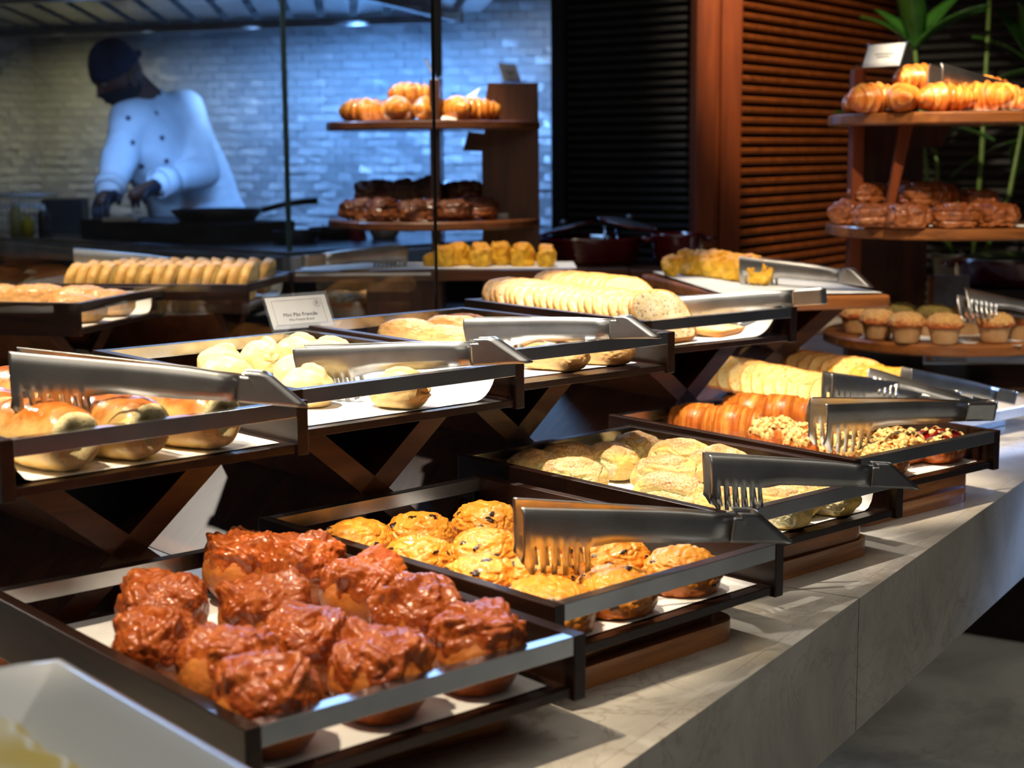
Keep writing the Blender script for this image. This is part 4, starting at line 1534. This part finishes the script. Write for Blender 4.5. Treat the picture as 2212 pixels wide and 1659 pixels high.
for i, (u, v) in enumerate(((1302, 490), (1330, 495))):
    p = aty(u, 545, 4.32); q_ = aty(u + 4, v, 4.36)
    s = MB().tube([p, p.lerp(q_, .5) + Vector((.004, 0, 0)), q_], [.004, .004, .007], 8).build('serving_spoon', M['steel'])
    tag(s, ('first' if i == 0 else 'second') + ' steel spoon handle standing up out of the open burgundy pot', 'spoon', 'spoons in the pot')

# things past the tiered stand
rp_ = pot(aty(2175, 612, 4.35) - Vector((0, 0, .0)), .15, .12, .075, 'burgundy oval pot past the slate board', -.1)
rp_.location.z = HC + .165
bx = MB().box(-.16, .16, -.13, .13, 0, .1645).build('pot_riser', M['tray_wood'])
bx.location = (rp_.location.x, rp_.location.y, HC)
tag(bx, 'dark riser box under the burgundy oval pot', 'riser block')
ml = tag(empty('lid_of_pot', rp_.location + Vector((0, 0, .078))), 'steel lid lying on the burgundy oval pot', 'lid')
MB().grid(lambda u, v: Vector((.15 * v * math.cos(2 * PI * u), .12 * v * math.sin(2 * PI * u), .02 * (1 - v * v))), 40, 6, 0, True, True).build('lid_plate', M['steel'], ml, solid=.002)
sb = tag(empty('slate_board', aty(2050, 648, 3.98)), 'grey slate board with a wooden edge behind the muffins', 'board')
MB().box(-.040, .052, 0, .014, -.12, .105).build('slate_face', mottled('blue_slate', (120, 122, 134), (142, 144, 156), 60, .7), sb)
MB().box(-.054, -.0405, -.002, .016, -.12, .105).build('wooden_edge', M['shelf_wood'], sb)
sb.location.z = HC + .121

# ------------------------------------------------------------------ plant
pt = tag(empty('potted_plant', (1.50, 5.02, HC)), 'tall leafy green plant in front of the dark slats', 'plant')
MB().lathe([(.001, 0), (.09, 0), (.12, .2), (.125, .2), (.125, .215), (.11, .215), (.108, .19), (.001, .19)], 40).build('pot', M['black'], pt)
lf = N('glossy_leaf')
co = lf.coord((1, 1, 1))
lf.set(lf.ramp(lf.noise(co, 6, 3), [(.3, (26, 58, 20)), (.7, (52, 98, 34))]), .28, 0, .3)
M['leaf'] = lf.m
M['stem'] = mottled('green_stem', (70, 96, 40), (98, 120, 56), 20, .5)
r = random.Random(4)
stems = [(-.20, -.05, .86, -.05), (.03, .0, 1.02, .0), (-.12, .02, .55, 0), (.16, .03, .8, .1)]
for sx, sy, h, lean in stems:
    MB().tube([(sx * .3, sy, .19), (sx * .8, sy, h * .5), (sx + lean * .3, sy, h)], [.010, .008, .006], 8).build('stem', M['stem'], pt)
    for tier, zz in enumerate((h, h * .72)):
        for k in range(7 if tier == 0 else 4):
            a = 2 * PI * k / (7 if tier == 0 else 4) + r.uniform(-.4, .4) + tier
            el = r.uniform(.75, 1.4) if tier == 0 else r.uniform(-.2, .6)
            L = r.uniform(.20, .28)
            wd = r.uniform(.026, .042)
            Mx = Matrix.Translation((sx + lean * .3 * (zz / h), sy, zz)) @ Matrix.Rotation(a, 4, 'Z') @ Matrix.Rotation(-el, 4, 'Y')
            MB().grid(lambda u, v: Vector((L * u, wd * (2 * v - 1) * math.sin(PI * min(u * .92 + .06, 1)) ** .8, -.10 * u * u * L / .3 + .35 * wd * abs(2 * v - 1))), 14, 4, 0, True, False, Mx).build('leaf', M['leaf'], pt, solid=.0008)

# ------------------------------------------------------------------ sneeze glass in front of the rear trays
ga, gb = Vector((-.138, 2.86, HC)), Vector((-1.45, 2.42, HC))
gd = (gb - ga).normalized()
gl = tag(empty('glass_screen', ga, math.atan2(gd.y, gd.x)), 'large clear glass pane standing between the bread trays, ending beside the tiered stand', 'glass screen')
L_ = (gb - ga).length
MB().box(0.004, L_, -.004, .004, .001, 1.45).build('glass_pane', M['glass'], gl)
MB().box(0, .004, -.0042, .0042, .001, 1.45).build('glass_edge', M['glass_edge'], gl)

# ------------------------------------------------------------------ kitchen counter and its glass
KC = aty(625, 545, 4.3)
KL, KR = Vector((-.763, .647, 0)), Vector((.70, .714, 0))
NL, NR = Vector((.647, .763, 0)), Vector((-.714, .70, 0))
kz = KC.z
kit = tag(empty('kitchen_counter', (KC.x, KC.y, 0)), 'corner shaped steel kitchen counter in front of the cook', 'counter')
o0 = Vector((0, 0, 0))


def kpoly(d, la, lb):
    inner = Vector((-.03, .757, 0)) * (d / .55)
    return [(KL * la)[:2], o0[:2], (KR * lb)[:2], (KR * lb + NR * d)[:2], inner[:2], (KL * la + NL * d)[:2]]


MB().prism(kpoly(.5, 2.2, .9), kz - .012, kz).build('worktop', M['steel'], kit, bevel=.002)
MB().prism(kpoly(.5, 2.2, .9), .0, kz - .075).build('cabinet', M['black'], kit)
for dd, mt, ln, nm in ((KL, 'steel_dark', 2.2, 'front_rail'), (KR, 'slab', .9, 'front_rail')):
    a = math.atan2(dd.y, dd.x)
    n_ = .028 if dd is KL else -.028
    MB().box(0, ln, min(0, n_), max(0, n_), kz - .062, kz - .0122).build(nm, M[mt], kit, rot=a, bevel=.002)
MB().prism([(KL * 2.2)[:2], (KL * .55)[:2], (KL * .55 - NL * .22)[:2], (KL * 2.2 - NL * .22)[:2]], kz - .16, kz - .148).build('glass_shelf', mottled('blue_shelf', (96, 120, 160), (120, 146, 190), 5, .12), kit)
for dd, ln, lb in ((KL, 2.2, 'glass screen of the kitchen in front of the cook'), (KR, .51, 'narrow glass screen of the kitchen behind the shaded pastries')):
    g = tag(empty('glass_screen', (KC.x, KC.y, kz), math.atan2(dd.y, dd.x)), lb, 'glass screen')
    s_ = 1 if dd is KL else -1
    MB().box(.006, ln, -.004, .004, .001, 1.735 - kz).build('glass_pane', M['glass'], g)
    MB().box(.0005 if dd is KL else .0045, .0058, -.005, .005, .001, 1.735 - kz).build('glass_edge', mottled('green_glass_edge', (70, 96, 96), (90, 116, 116), 5, .2), g)
pb_ = aty(947, 300, 4.75)
struct(MB().box(-.0145, .0145, -.02, .02, 0, 2.75).build('column_metal', M['black'], loc=(pb_.x, 4.75, 0)))

# ------------------------------------------------------------------ extractor hood
HZ = 1.765
hd = tag(empty('extractor_hood'), 'long steel extractor hood with slanted baffle filters over the cook', 'extractor hood')
WD = Vector((.956, -.292, 0)); WN = Vector((-.292, -.956, 0))
hb = aty(84, 78, 6.05); hb.z = 0
HMx = Matrix(((WD.x, WN.x, 0, hb.x), (WD.y, WN.y, 0, hb.y), (0, 0, 1, 0), (0, 0, 0, 1)))
HL = 1.72
MB().box(-.35, HL, -.02, .012, HZ, HZ + .03, 0, HMx).build('rear_lip', M['steel'], hd)
MB().box(-.35, HL, .93, .96, HZ + .02, HZ + .06, 0, HMx).build('front_lip', M['steel'], hd)
MB().box(-.35, HL, -.02, .96, HZ + .12, HZ + .5, 0, HMx).build('hood_body', M['black'], hd)
for s in (HL - .03,):
    MB().box(s, s + .03, -.02, .96, HZ, HZ + .13, 0, HMx).build('hood_end', M['steel'], hd)
for k in range(18):
    x = .06 + k * .125
    p = [(x - .092, .93), (x, .93), (x - .39, .01), (x - .482, .01)]
    m = MB()
    vs = [(a, b, HZ + .035) for a, b in p]
    m.add(vs, [(0, 1, 2, 3)], 0, False, HMx)
    m.build('baffle_filter', M['steel'], hd, solid=.004)

# ------------------------------------------------------------------ cook
SKIN = mottled('brown_skin', (84, 50, 36), (102, 62, 44), 20, .55)
JACK = mottled('white_jacket', (222, 226, 232), (236, 239, 243), 14, .8, bump=.25, bscale=30)
CAPM = mottled('navy_cap', (12, 16, 34), (20, 26, 50), 30, .8)
MASK = mottled('black_mask', (12, 12, 18), (20, 20, 28), 30, .8)
GLOV = mottled('blue_gloves', (10, 14, 30), (18, 24, 46), 30, .5)


def fused(chains, voxel=.012, rounds=6):
    """one continuous surface around chains of (point, radius); returns its vertices and faces"""
    m = MB()
    for ch in chains:
        for (a, ra), (b, rb) in zip(ch, ch[1:]):
            k = max(2, int((b - a).length / (.35 * min(ra, rb))) + 1)
            for i in range(k + 1):
                t = i / k
                c, q = a.lerp(b, t), ra + (rb - ra) * t
                m.ico(3, lambda n, c=c, q=q: c + n * q)
    o = m.build('tmp_fused', [M['black']])
    d = o.modifiers.new('r', 'REMESH'); d.mode = 'VOXEL'; d.voxel_size = voxel
    d = o.modifiers.new('s', 'SMOOTH'); d.factor = .5; d.iterations = rounds
    dg = bpy.context.evaluated_depsgraph_get()
    ev = o.evaluated_get(dg)
    m2 = ev.to_mesh()
    vs = [v.co.copy() for v in m2.vertices]
    fs = [tuple(p.vertices) for p in m2.polygons]
    ev.to_mesh_clear()
    me = o.data
    bpy.data.objects.remove(o)
    bpy.data.meshes.remove(me)
    return vs, fs


pel = aty(440, 505, 5.98); wai = aty(410, 405, 5.90); che = aty(352, 300, 5.78); cla = aty(338, 232, 5.74); nek = aty(308, 202, 5.68)
hed = aty(256, 164, 5.60)
sR, eR, wR, hR = aty(284, 258, 5.60), aty(252, 360, 5.52), aty(236, 412, 5.40), aty(222, 438, 5.35)
sL, eL, wL, hL = aty(402, 238, 5.88), aty(440, 372, 5.70), aty(345, 397, 5.46), aty(290, 422, 5.38)
kR, kLg = Vector((pel.x - .10, pel.y + .0, .50)), Vector((pel.x + .12, pel.y + .06, .50))
fR, fL = Vector((kR.x, kR.y + .08, .06)), Vector((kLg.x, kLg.y + .08, .06))
hpR, hpL = pel + Vector((-.09, 0, -.05)), pel + Vector((.09, .03, -.05))
tR, tL = fR + Vector((-.05, -.14, -.03)), fL + Vector((-.05, -.14, -.03))
shd = (sL - sR).normalized()


def torso(grow, hem=0.0):
    out = []
    rows = [(pel + Vector((.01, 0, -hem)), .085 + hem * .25, .115), (wai, .075, .11), (che, .10, .11), (cla + Vector((0, 0, -.04)), .13, .075)]
    for f_ in (-1, -.4, .4, 1):
        out.append([(c + shd * w_ * f_, q + grow) for c, w_, q in rows])
    out.append([(rows[-1][0] - shd * .13, .072 + grow), (rows[-1][0] + shd * .13, .072 + grow)])
    return out


vs, fs = fused(torso(0) + [[(cla, .06), (nek, .055), (hed, .07)], [(sR, .055), (eR, .042), (wR, .030), (hR, .028)], [(sL, .055), (eL, .042), (wL, .030), (hL, .028)],
               [(hpR, .09), (kR, .06), (fR, .045), (tR, .035)], [(hpL, .09), (kLg, .06), (fL, .045), (tL, .035)]], .014, 4)
body = MB()
body.add(vs, fs, 0, True)
# head with face, turned down towards the worktop
up = Vector((-.28, -.42, .86)).normalized()
fwd = Vector((-.62, -.62, -.40)); fwd = (fwd - up * fwd.dot(up)).normalized()
rgt = fwd.cross(up)
HM = Matrix(((rgt.x, fwd.x, up.x, hed.x), (rgt.y, fwd.y, up.y, hed.y), (rgt.z, fwd.z, up.z, hed.z), (0, 0, 0, 1)))


def headfn(n, off=0.0):
    w = 1 - .22 * smooth(.1, -.9, n.z) * (1 if n.y > -.2 else .6)
    p = Vector((n.x * .074 * w, n.y * .092 * (1 - .06 * smooth(0, -.8, n.z)), n.z * .116))
    if n.y > .5:
        p.y += .020 * math.exp(-(n.x / .16) ** 2 - ((n.z + .12) / .16) ** 2)
        p.y -= .008 * (math.exp(-((abs(n.x) - .36) / .14) ** 2 - ((n.z - .10) / .11) ** 2))
        p.y += .006 * math.exp(-(n.x / .3) ** 2 - ((n.z + .48) / .08) ** 2)
    return p + n * off


body.ico(5, headfn, 0, HM)
for s in (-1, 1):
    body.ico(3, lambda n, s=s: Vector((s * .074 + .008 * n.x, -.005 + .018 * n.y, -.01 + .030 * n.z)), 0, HM)
    body.ico(3, lambda n, s=s: Vector((s * .027 + .011 * n.x, .080 + .010 * n.y, .012 + .008 * n.z)), 1, HM)
person = body.build('person', [SKIN, plain('eye_white', (110, 100, 94), .4)])
tag(person, 'cook in white double breasted jacket, navy cap and dark mask, leaning over the worktop', 'person')
MB().ico(5, lambda n: headfn(n, .009 + .012 * smooth(.3, 1, n.z)), 0, HM, keep=lambda n: n.z > .20 - .05 * n.y).ico(3, lambda n: Vector((.012 * n.x, -.105 + .02 * n.y, .03 + .012 * n.z)), 0, HM).build('cap', CAPM, person, solid=.004)
MB().ico(5, lambda n: headfn(n, .007), 0, HM, keep=lambda n: n.z < -.10 + .04 * n.x and n.y > -.35 and n.z > -.98).build('face_mask', MASK, person, solid=.003)
vs, fs = fused(torso(.018, .06) + [[(sR, .076), (sR.lerp(eR, .5), .066), (eR, .060), (wR.lerp(eR, .04), .047)], [(sL, .078), (sL.lerp(eL, .5), .070), (eL, .064), (wL.lerp(eL, .04), .048)],
               [(cla + Vector((0, 0, .0)), .07), (nek.lerp(cla, .45), .058)]], .010, 5)
jm = MB()
jo = Vector((3, 1, 2))
vs = [v + Vector((noise.noise(v * 7 + jo), noise.noise(v * 7 - jo), 0)) * .013 + Vector((-.3, -1, 0)) * .010 * abs(noise.noise(Vector((v.x * 9, v.y * 9, v.z * 22)) + jo)) for v in vs]
jm.add(vs, fs, 0, True)
jk = jm.build('chef_jacket', JACK, person)
col_ = MB().tube([cla + Vector((-.05, -.10, .03)), nek + Vector((-.045, -.035, -.03)), nek + Vector((.05, .0, -.02)), nek + Vector((.05, .05, -.03))], [.016, .02, .02, .018], 10).build('jacket_collar', JACK, person)
for e_, w_ in ((eR, wR), (eL, wL)):
    MB().tube([w_.lerp(e_, .22), w_.lerp(e_, -.03)], [.056, .050], 16, caps=False).build('jacket_cuff', JACK, person, solid=.004)
cam_o = Vector((0, 0, CAM_Z))
for u, v in ((277, 255), (338, 244), (287, 308), (350, 298), (306, 359), (360, 348)):
    d = ray(u, v).normalized()
    hit, loc, nor, _ = jk.ray_cast(cam_o, d)
    if hit:
        MB().ico(2, lambda n: Vector((.010 * n.x, .010 * n.y, .004 * n.z)), 0, Matrix.Translation(loc) @ nor.to_track_quat('Z', 'Y').to_matrix().to_4x4()).build('button', plain('dark_button', (40, 50, 80), .5), person)


def hand(w, k, nrm, flip):
    """palm from wrist w to knuckles k, five bent fingers closing downwards"""
    d = (k - w).normalized()
    s = d.cross(nrm).normalized() * flip
    dn = -nrm
    pv = [w - d * .03, w + d * .03, w + d * .075]
    m = MB()
    a, b = fused([[(pv[0], .033), (pv[1], .027)]] + [[(pv[1] + s * q, .019), (pv[2] + s * q * 1.4, .014)] for q in (-.02, 0, .02)], .006, 3)
    m.add(a, b, 0, True)
    for i, (off, ln, cu) in enumerate(((-.030, .060, .5), (-.010, .072, .45), (.011, .068, .5), (.030, .052, .6))):
        p0 = w + d * .072 + s * off
        p1 = p0 + (d * math.cos(cu * .6) + dn * math.sin(cu * .6)) * ln * .45
        p2 = p1 + (d * math.cos(cu * 1.8) + dn * math.sin(cu * 1.8)) * ln * .32
        p3 = p2 + (d * math.cos(cu * 2.6) + dn * math.sin(cu * 2.6)) * ln * .25
        m.tube([p0 - d * .01, p0, p1, p2, p3], [.0095, .010, .0092, .0085, .006], 10)
    t0 = w + d * .022 - s * .032
    t1 = t0 + (d * .6 - s * .75 + dn * .2).normalized() * .035
    t2 = t1 + (d * .9 - s * .2 + dn * .35).normalized() * .030
    m.tube([t0 + s * .015, t0, t1, t2], [.013, .0125, .011, .007], 10)
    return m.build('glove', GLOV, person)


hand(wR, hR, Vector((-.3, -.2, 1)).normalized(), 1)
hand(wL, hL, Vector((-.2, -.3, 1)).normalized(), -1)
apron = MB().grid(lambda u, v: pel + Vector(((u - .5) * .34, -.20 + .10 * (2 * u - 1) ** 2, -.02 - .42 * v)), 12, 6).build('apron', CAPM, person, solid=.004)
for nm, hp, kn, ft in (('trouser_leg', hpR, kR, fR), ('trouser_leg', hpL, kLg, fL)):
    MB().tube([hp + Vector((0, 0, .05)), kn, ft + Vector((0, 0, .03))], [.105, .08, .065], 16).build(nm, M['black'], person)
for ft, tt in ((fR, tR), (fL, tL)):
    MB().ico(3, lambda n: (ft + tt) / 2 + Vector((.05 * n.x, .13 * n.y, max(.045 * n.z, -.045)))).build('shoe', M['black'], person)

# ------------------------------------------------------------------ things on the kitchen counter
def kthing(o, label, cat, group=None):
    return tag(o, label, cat, group)


def kat(u, d):
    p = aty(u, 470, d); p.z = kz + .001
    return p


gr = MB().box(-.36, .36, -.16, .16, 0, .058).build('griddle', M['black'], loc=kat(400, 5.10), rot=math.radians(-40), bevel=.004)
kthing(gr, 'low black griddle plate on the worktop in front of the cook', 'griddle')
bd = MB().box(-.055, .055, -.04, .04, 0, .014).build('steel_dish', M['porcelain'], loc=kat(262, 5.02) + Vector((0, 0, .059)), rot=.1, bevel=.003)
bd.location.z = kz + .0595
kthing(bd, 'pale folded cloth lying on the griddle by the gloved hands', 'cloth')
bl_ = MB().box(-.075, .075, -.05, .05, 0, .115).build('black_caddy', M['black'], loc=kat(142, 5.66), bevel=.004)
kthing(bl_, 'black open caddy on the worktop between bottles and cook', 'caddy')
bk = tag(empty('wire_basket', kat(36, 5.62)), 'pale wire basket on the worktop at the picture edge', 'basket')
wr = MB()
for k in range(15):
    x = -.12 + k * .235 / 14
    wr.tube([(x, -.10, 0), (x, -.10, .13)], .0018, 5)
    wr.tube([(x, .10, 0), (x, .10, .13)], .0018, 5)
for z in (.0, .03, .06, .09):
    wr.tube([(-.12, -.10, z), (.115, -.10, z), (.115, .10, z), (-.12, .10, z), (-.12, -.10, z)], .0018, 5)
wr.build('wire_mesh', M['steel'], bk)
MB().tube([(-.12, -.10, .13), (.115, -.10, .13), (.115, .10, .13), (-.12, .10, .13), (-.12, -.10, .13)], .006, 8).build('basket_rim', M['porcelain'], bk)


def bottle(u, d, r_, h, mat, label, cap):
    t = tag(empty('squeeze_bottle', kat(u, d)), label, 'bottle', 'bottles on the worktop')
    MB().lathe([(.001, 0), (r_, 0), (r_, h * .62), (r_ * .75, h * .74), (r_ * .35, h * .8), (.001, h * .8)], 24).build('bottle_body', mat, t)
    MB().lathe([(r_ * .42, h * .78), (r_ * .40, h * .86), (r_ * .14, h), (.001, h)], 20).build('bottle_cap', cap, t)


bottle(35, 5.36, .024, .125, mottled('pale_sauce', (206, 210, 170), (190, 196, 120), 9, .4), 'pale squeeze bottle with white cap before the wire basket', M['porcelain'])
bottle(59, 5.34, .020, .075, plain('mustard_yellow', (212, 196, 30), .4), 'short yellow squeeze bottle before the wire basket', plain('yellow_cap', (216, 200, 40), .4))
bottle(94, 5.38, .022, .105, plain('dark_sauce', (34, 24, 30), .3), 'dark sauce bottle with a blue white cap beside the basket', M['porcelain'])
for i, (u, d, w_, lb) in enumerate(((470, 5.0, .15, 'black frying pan with its handle reaching towards the glass seam'), (640, 4.78, .075, 'dark pan by the corner of the kitchen glass'), (722, 4.98, .085, 'dark pan just past the corner of the kitchen glass'))):
    pn = tag(empty('frying_pan', kat(u, d) + Vector((0, 0, .0)), math.radians(20)), lb, 'pan', 'dark pans on the kitchen counter')
    if i == 0: pn.location.z = kz + .0605
    MB().lathe([(.001, 0), (w_ * .8, 0), (w_, .035), (w_ * .98, .036), (w_ * .78, .004), (.001, .004)], 36).build('pan_body', M['black'], pn)
    MB().tube([(w_ * .97, 0, .03), (w_ + .08, 0, .05), (w_ + .18, 0, .058)], [.010, .009, .012], 8).build('pan_handle', M['black'], pn)
rd = MB().lathe([(.001, 0), (.030, 0), (.024, .03), (.008, .055), (.006, .075), (.001, .076)], 24).build('sauce_funnel', plain('pink_red_plastic', (196, 36, 66), .35), loc=kat(772, 4.92))
kthing(rd, 'pink red cone shaped cap standing on the kitchen counter under the chocolate pastries', 'cap')
wb = MB().lathe([(.001, 0), (.04, 0), (.058, .045), (.055, .046), (.038, .006), (.001, .006)], 30).build('white_bowl', M['porcelain'], loc=kat(830, 4.96))
kthing(wb, 'white bowl on the kitchen counter beside the pink red cap', 'bowl')

# ------------------------------------------------------------------ white dish of butter in the near corner
DZ = .183
dc = at(130, 1417, DZ); de = at(545, 1659, DZ)
dx_ = (de - dc).normalized(); dy_ = Vector((dx_.y, -dx_.x, 0))       # dx_ along the edge beside the tray, dy_ away from the tray
if dy_.x > 0: dy_ = -dy_
dm = Matrix(((dx_.x, dy_.x, 0, dc.x), (dx_.y, dy_.y, 0, dc.y), (0, 0, 1, HC), (0, 0, 0, 1)))
dish = tag(empty('serving_dish'), 'white rectangular porcelain dish with cut corners beside the pecan bun tray', 'dish')
dish.matrix_world = dm


def dloop(ins, z, L0=.42, W0=.30, c=.055):
    x0, x1, y0, y1 = ins, L0 - ins, ins - .0, W0 - ins
    x0 -= .0
    return [(x0 + c * .02, y0, z), (x1 - c, y0, z), (x1, y0 + c, z), (x1, y1 - c, z), (x1 - c, y1, z), (x0 + c, y1, z), (x0 - .012, y0 + c * 1.1, z), (x0 - .008, y0 + c * .5, z)]


loops = [dloop(.055, DZ - .092), dloop(.012, DZ - .012), dloop(-.001, DZ - .008), dloop(0, DZ), dloop(.010, DZ - .001), dloop(.018, DZ - .006), dloop(.085, DZ - .036)]
m = MB()
vs = [p for lp in loops for p in lp]
fs = []
for j in range(len(loops) - 1):
    for i in range(8):
        fs.append((j * 8 + i, j * 8 + (i + 1) % 8, (j + 1) * 8 + (i + 1) % 8, (j + 1) * 8 + i))
fs += [tuple(range(8))[::-1], tuple(range((len(loops) - 1) * 8, len(loops) * 8))]
m.add(vs, fs, 0, True)
m.build('dish_body', M['porcelain'], dish, bevel=.004)
MB().box(.06, .36, .06, .24, .0, DZ - .0925).build('dish_base', M['tray_wood'], dish)
but = MB().grid(lambda u, v: Vector((.03 + .31 * u + .012 * noise.noise(Vector((v * 9, 2, 1))), .052 + .18 * v + .010 * noise.noise(Vector((u * 11, 7, 1))), DZ - .012 + .004 * noise.noise(Vector((u * 4, v * 4, 4))) - .020 * (1 - smooth(0, .12, min(u, 1 - u, v, 1 - v))))), 60, 60).build('butter', mottled('pale_butter', (220, 194, 84), (230, 208, 104), 12, .4), dish)
but.parent = None
but.matrix_world = dm
tag(but, 'pale yellow butter filling the white dish', 'butter', None, 'stuff')
rs = MB().box(.05, .40, .05, .27, 0, DZ - .0930).build('wooden_riser', M['tray_wood'])
bpy.data.objects.remove(rs)

# ------------------------------------------------------------------ lights
def spot(loc, target, power, col, angle, blend=.5, radius=.04, name='ceiling_and_fill_spot'):
    d = bpy.data.lights.new(name, 'SPOT')
    d.energy, d.color, d.spot_size, d.spot_blend, d.shadow_soft_size = power, col, math.radians(angle), blend, radius
    o = bpy.data.objects.new(name, d)
    COL.objects.link(o)
    o.location = loc
    o.rotation_euler = (Vector(target) - Vector(loc)).to_track_quat('-Z', 'Y').to_euler()
    return o


def area(loc, target, power, col, sx, sy, name='fill_area'):
    d = bpy.data.lights.new(name, 'AREA')
    d.shape, d.size, d.size_y, d.energy, d.color = 'RECTANGLE', sx, sy, power, col
    o = bpy.data.objects.new(name, d)
    COL.objects.link(o)
    o.location = loc
    o.rotation_euler = (Vector(target) - Vector(loc)).to_track_quat('-Z', 'Y').to_euler()
    return o


WARM, NEUT, BLUE = (1, .82, .58), (1, .91, .78), (.16, .42, 1)


def key(target, power, col, angle, off=(-.42, -.38), z=2.68, blend=.6, radius=.022):
    spot((target[0] + off[0], target[1] + off[1], z), target, power, col, angle, blend, radius)


key((-.30, 2.14, HC + .22), 88, NEUT, 24)                    # mini french bread
key((.0, 1.74, HC + .08), 84, WARM, 17)                     # chocolate chip buns
key((.24, 2.12, HC + .08), 89, NEUT, 18)                    # cornmeal rolls
key((.50, 2.48, HC + .08), 108, WARM, 19)                    # almond buns
key((.22, 2.85, HC + .28), 142, NEUT, 19)                    # seeded bread
key((-.04, 2.40, HC + .28), 84, NEUT, 17)                   # speckled rolls
key((.72, 3.0, HC + .08), 108, WARM, 20)                     # focaccia
key((-.52, 1.78, HC + .26), 76, WARM, 20)                   # sausage rolls
key((-.22, 1.42, HC + .1), 56, WARM, 24)                    # pecan buns
key((1.03, 3.58, HC + .62), 125, WARM, 17, (-.3, -.9))      # top of the tiered stand
key((1.03, 3.5, HC + .38), 62, WARM, 20, (-.35, -1.7))
spot((-1.7, 2.75, 2.1), (-.30, 1.95, HC), 55, NEUT, 34, .8, .03)  # added low fill reaching the counter between the tray stands
spot((-.2, 3.3, 2.6), (-.1, 2.3, HC), 60, NEUT, 40, .8, .03)
key((-.85, 3.15, HC + .26), 81, WARM, 30)                   # trays behind the glass
key((-.2, 4.05, HC + .5), 84, WARM, 22, (-.2, -.8))         # shaded stand
key((.1, 3.75, HC + .3), 35, WARM, 22, (-.2, -.6))
key((.48, 3.4, HC + .28), 57, WARM, 16)
key((1.05, 5.0, 1.40), 76, WARM, 40, (-.5, -1.4))           # louvred wall
for x, y, tx, ty, pw, c, an in ((-.20, 5.45, -.20, 6.02, 11, BLUE, 110), (-.62, 5.55, -.55, 6.13, 14, BLUE, 110), (-1.0, 5.70, -.95, 6.24, 6, (.25, .5, 1), 110), (-1.4, 5.85, -1.35, 6.36, 2.6, (.5, .7, 1), 110), (-1.75, 5.95, -1.75, 6.48, 3, (1, .86, .42), 110), (.1, 5.35, .1, 5.9, 7, (.4, .6, 1), 90)):
    spot((x, y, 2.02 if x > -.1 else 1.735), (tx, ty, 1.2), pw, c, an, .9, .05, 'kitchen_spot')
spot((-.70, 4.45, 1.97), (-1.22, 5.75, 1.32), 62, BLUE, 30, .8, .10, 'kitchen_lamp_and_fill')
spot((.15, 3.75, 2.4), (-.35, 4.52, 1.0), 22, NEUT, 14, .8, .05, 'kitchen_lamp_and_fill')  # added to brighten the pale ledge of the kitchen counter
spot((-1.35, 4.75, 1.9), (-1.3, 5.7, 1.25), 16, (.25, .5, 1), 60, .8, .08, 'kitchen_lamp_and_fill')
spot((3.2, 3.4, 1.2), (1.45, 3.0, .66), 260, (.30, .50, 1), 20, .9, .25, 'blue_fill_spot')  # added blue spot tinting the counter front, not a window
area((.1, 1.7, 2.72), (.1, 1.75, .7), 7, NEUT, 2.8, 2.6)  # added overhead fill, also gives the steel a soft reflection
spot((2.9, 1.3, 2.7), (2.6, 1.4, 0), 150, (1, .94, .86), 80, .9, .2)    # added spot: lit aisle floor for the rails to mirror
area((.0, -.5, 2.6), (.3, 2.2, .7), 3, NEUT, 2.0, .8)  # added soft fill from the camera side
area((-.5, 4.45, 2.05), (-.2, 1.5, .9), 7, (.3, .55, 1), 1.6, .15, 'blue_fill_area')  # added blue area light for the sheen on the rail tops
spot((-.55, 5.15, 1.12), (-.65, 5.5, 1.8), 12, BLUE, 110, .9, .05, 'kitchen_lamp_and_fill')  # added upward spot that brightens the hood baffles
spot((3.6, 2.6, 2.1), (1.0, 3.6, 0), 75, NEUT, 34, .9, .15)          # added low spot brightening the floor beyond the counter

w = bpy.data.worlds.new('dark_room')
bpy.context.scene.world = w
w.use_nodes = True
w.node_tree.nodes['Background'].inputs[0].default_value = (.010, .010, .0105, 1)
w.node_tree.nodes['Background'].inputs[1].default_value = 1.0

# ------------------------------------------------------------------ camera
cd = bpy.data.cameras.new('camera')
cam = bpy.data.objects.new('camera', cd)
COL.objects.link(cam)
cd.sensor_width = 36
cd.lens = FPX / 2212 * 36
cd.clip_start = .05
cr, sr = math.cos(ROLL), math.sin(ROLL)
f_ = Vector((0, math.cos(PITCH), -math.sin(PITCH)))
u_ = Vector((0, math.sin(PITCH), math.cos(PITCH)))
r_ = Vector((1, 0, 0))
Rr, Uu = r_ * cr + u_ * sr, -r_ * sr + u_ * cr
cam.matrix_world = Matrix(((Rr.x, Uu.x, -f_.x, 0), (Rr.y, Uu.y, -f_.y, 0), (Rr.z, Uu.z, -f_.z, CAM_Z), (0, 0, 0, 1)))
cd.dof.use_dof = True
cd.dof.focus_distance = 2.0
cd.dof.aperture_fstop = 5.6
S = bpy.context.scene
S.camera = cam
S.view_settings.view_transform = 'Standard'
S.view_settings.look = 'None'
S.view_settings.gamma = 1
S.view_settings.exposure = 1.5
S.view_settings.use_curve_mapping = False
S.cycles.use_denoising = True
S.cycles.max_bounces = 8
S.cycles.transparent_max_bounces = 16
S.cycles.sample_clamp_indirect = 6
S.cycles.caustics_reflective = False
S.cycles.caustics_refractive = False
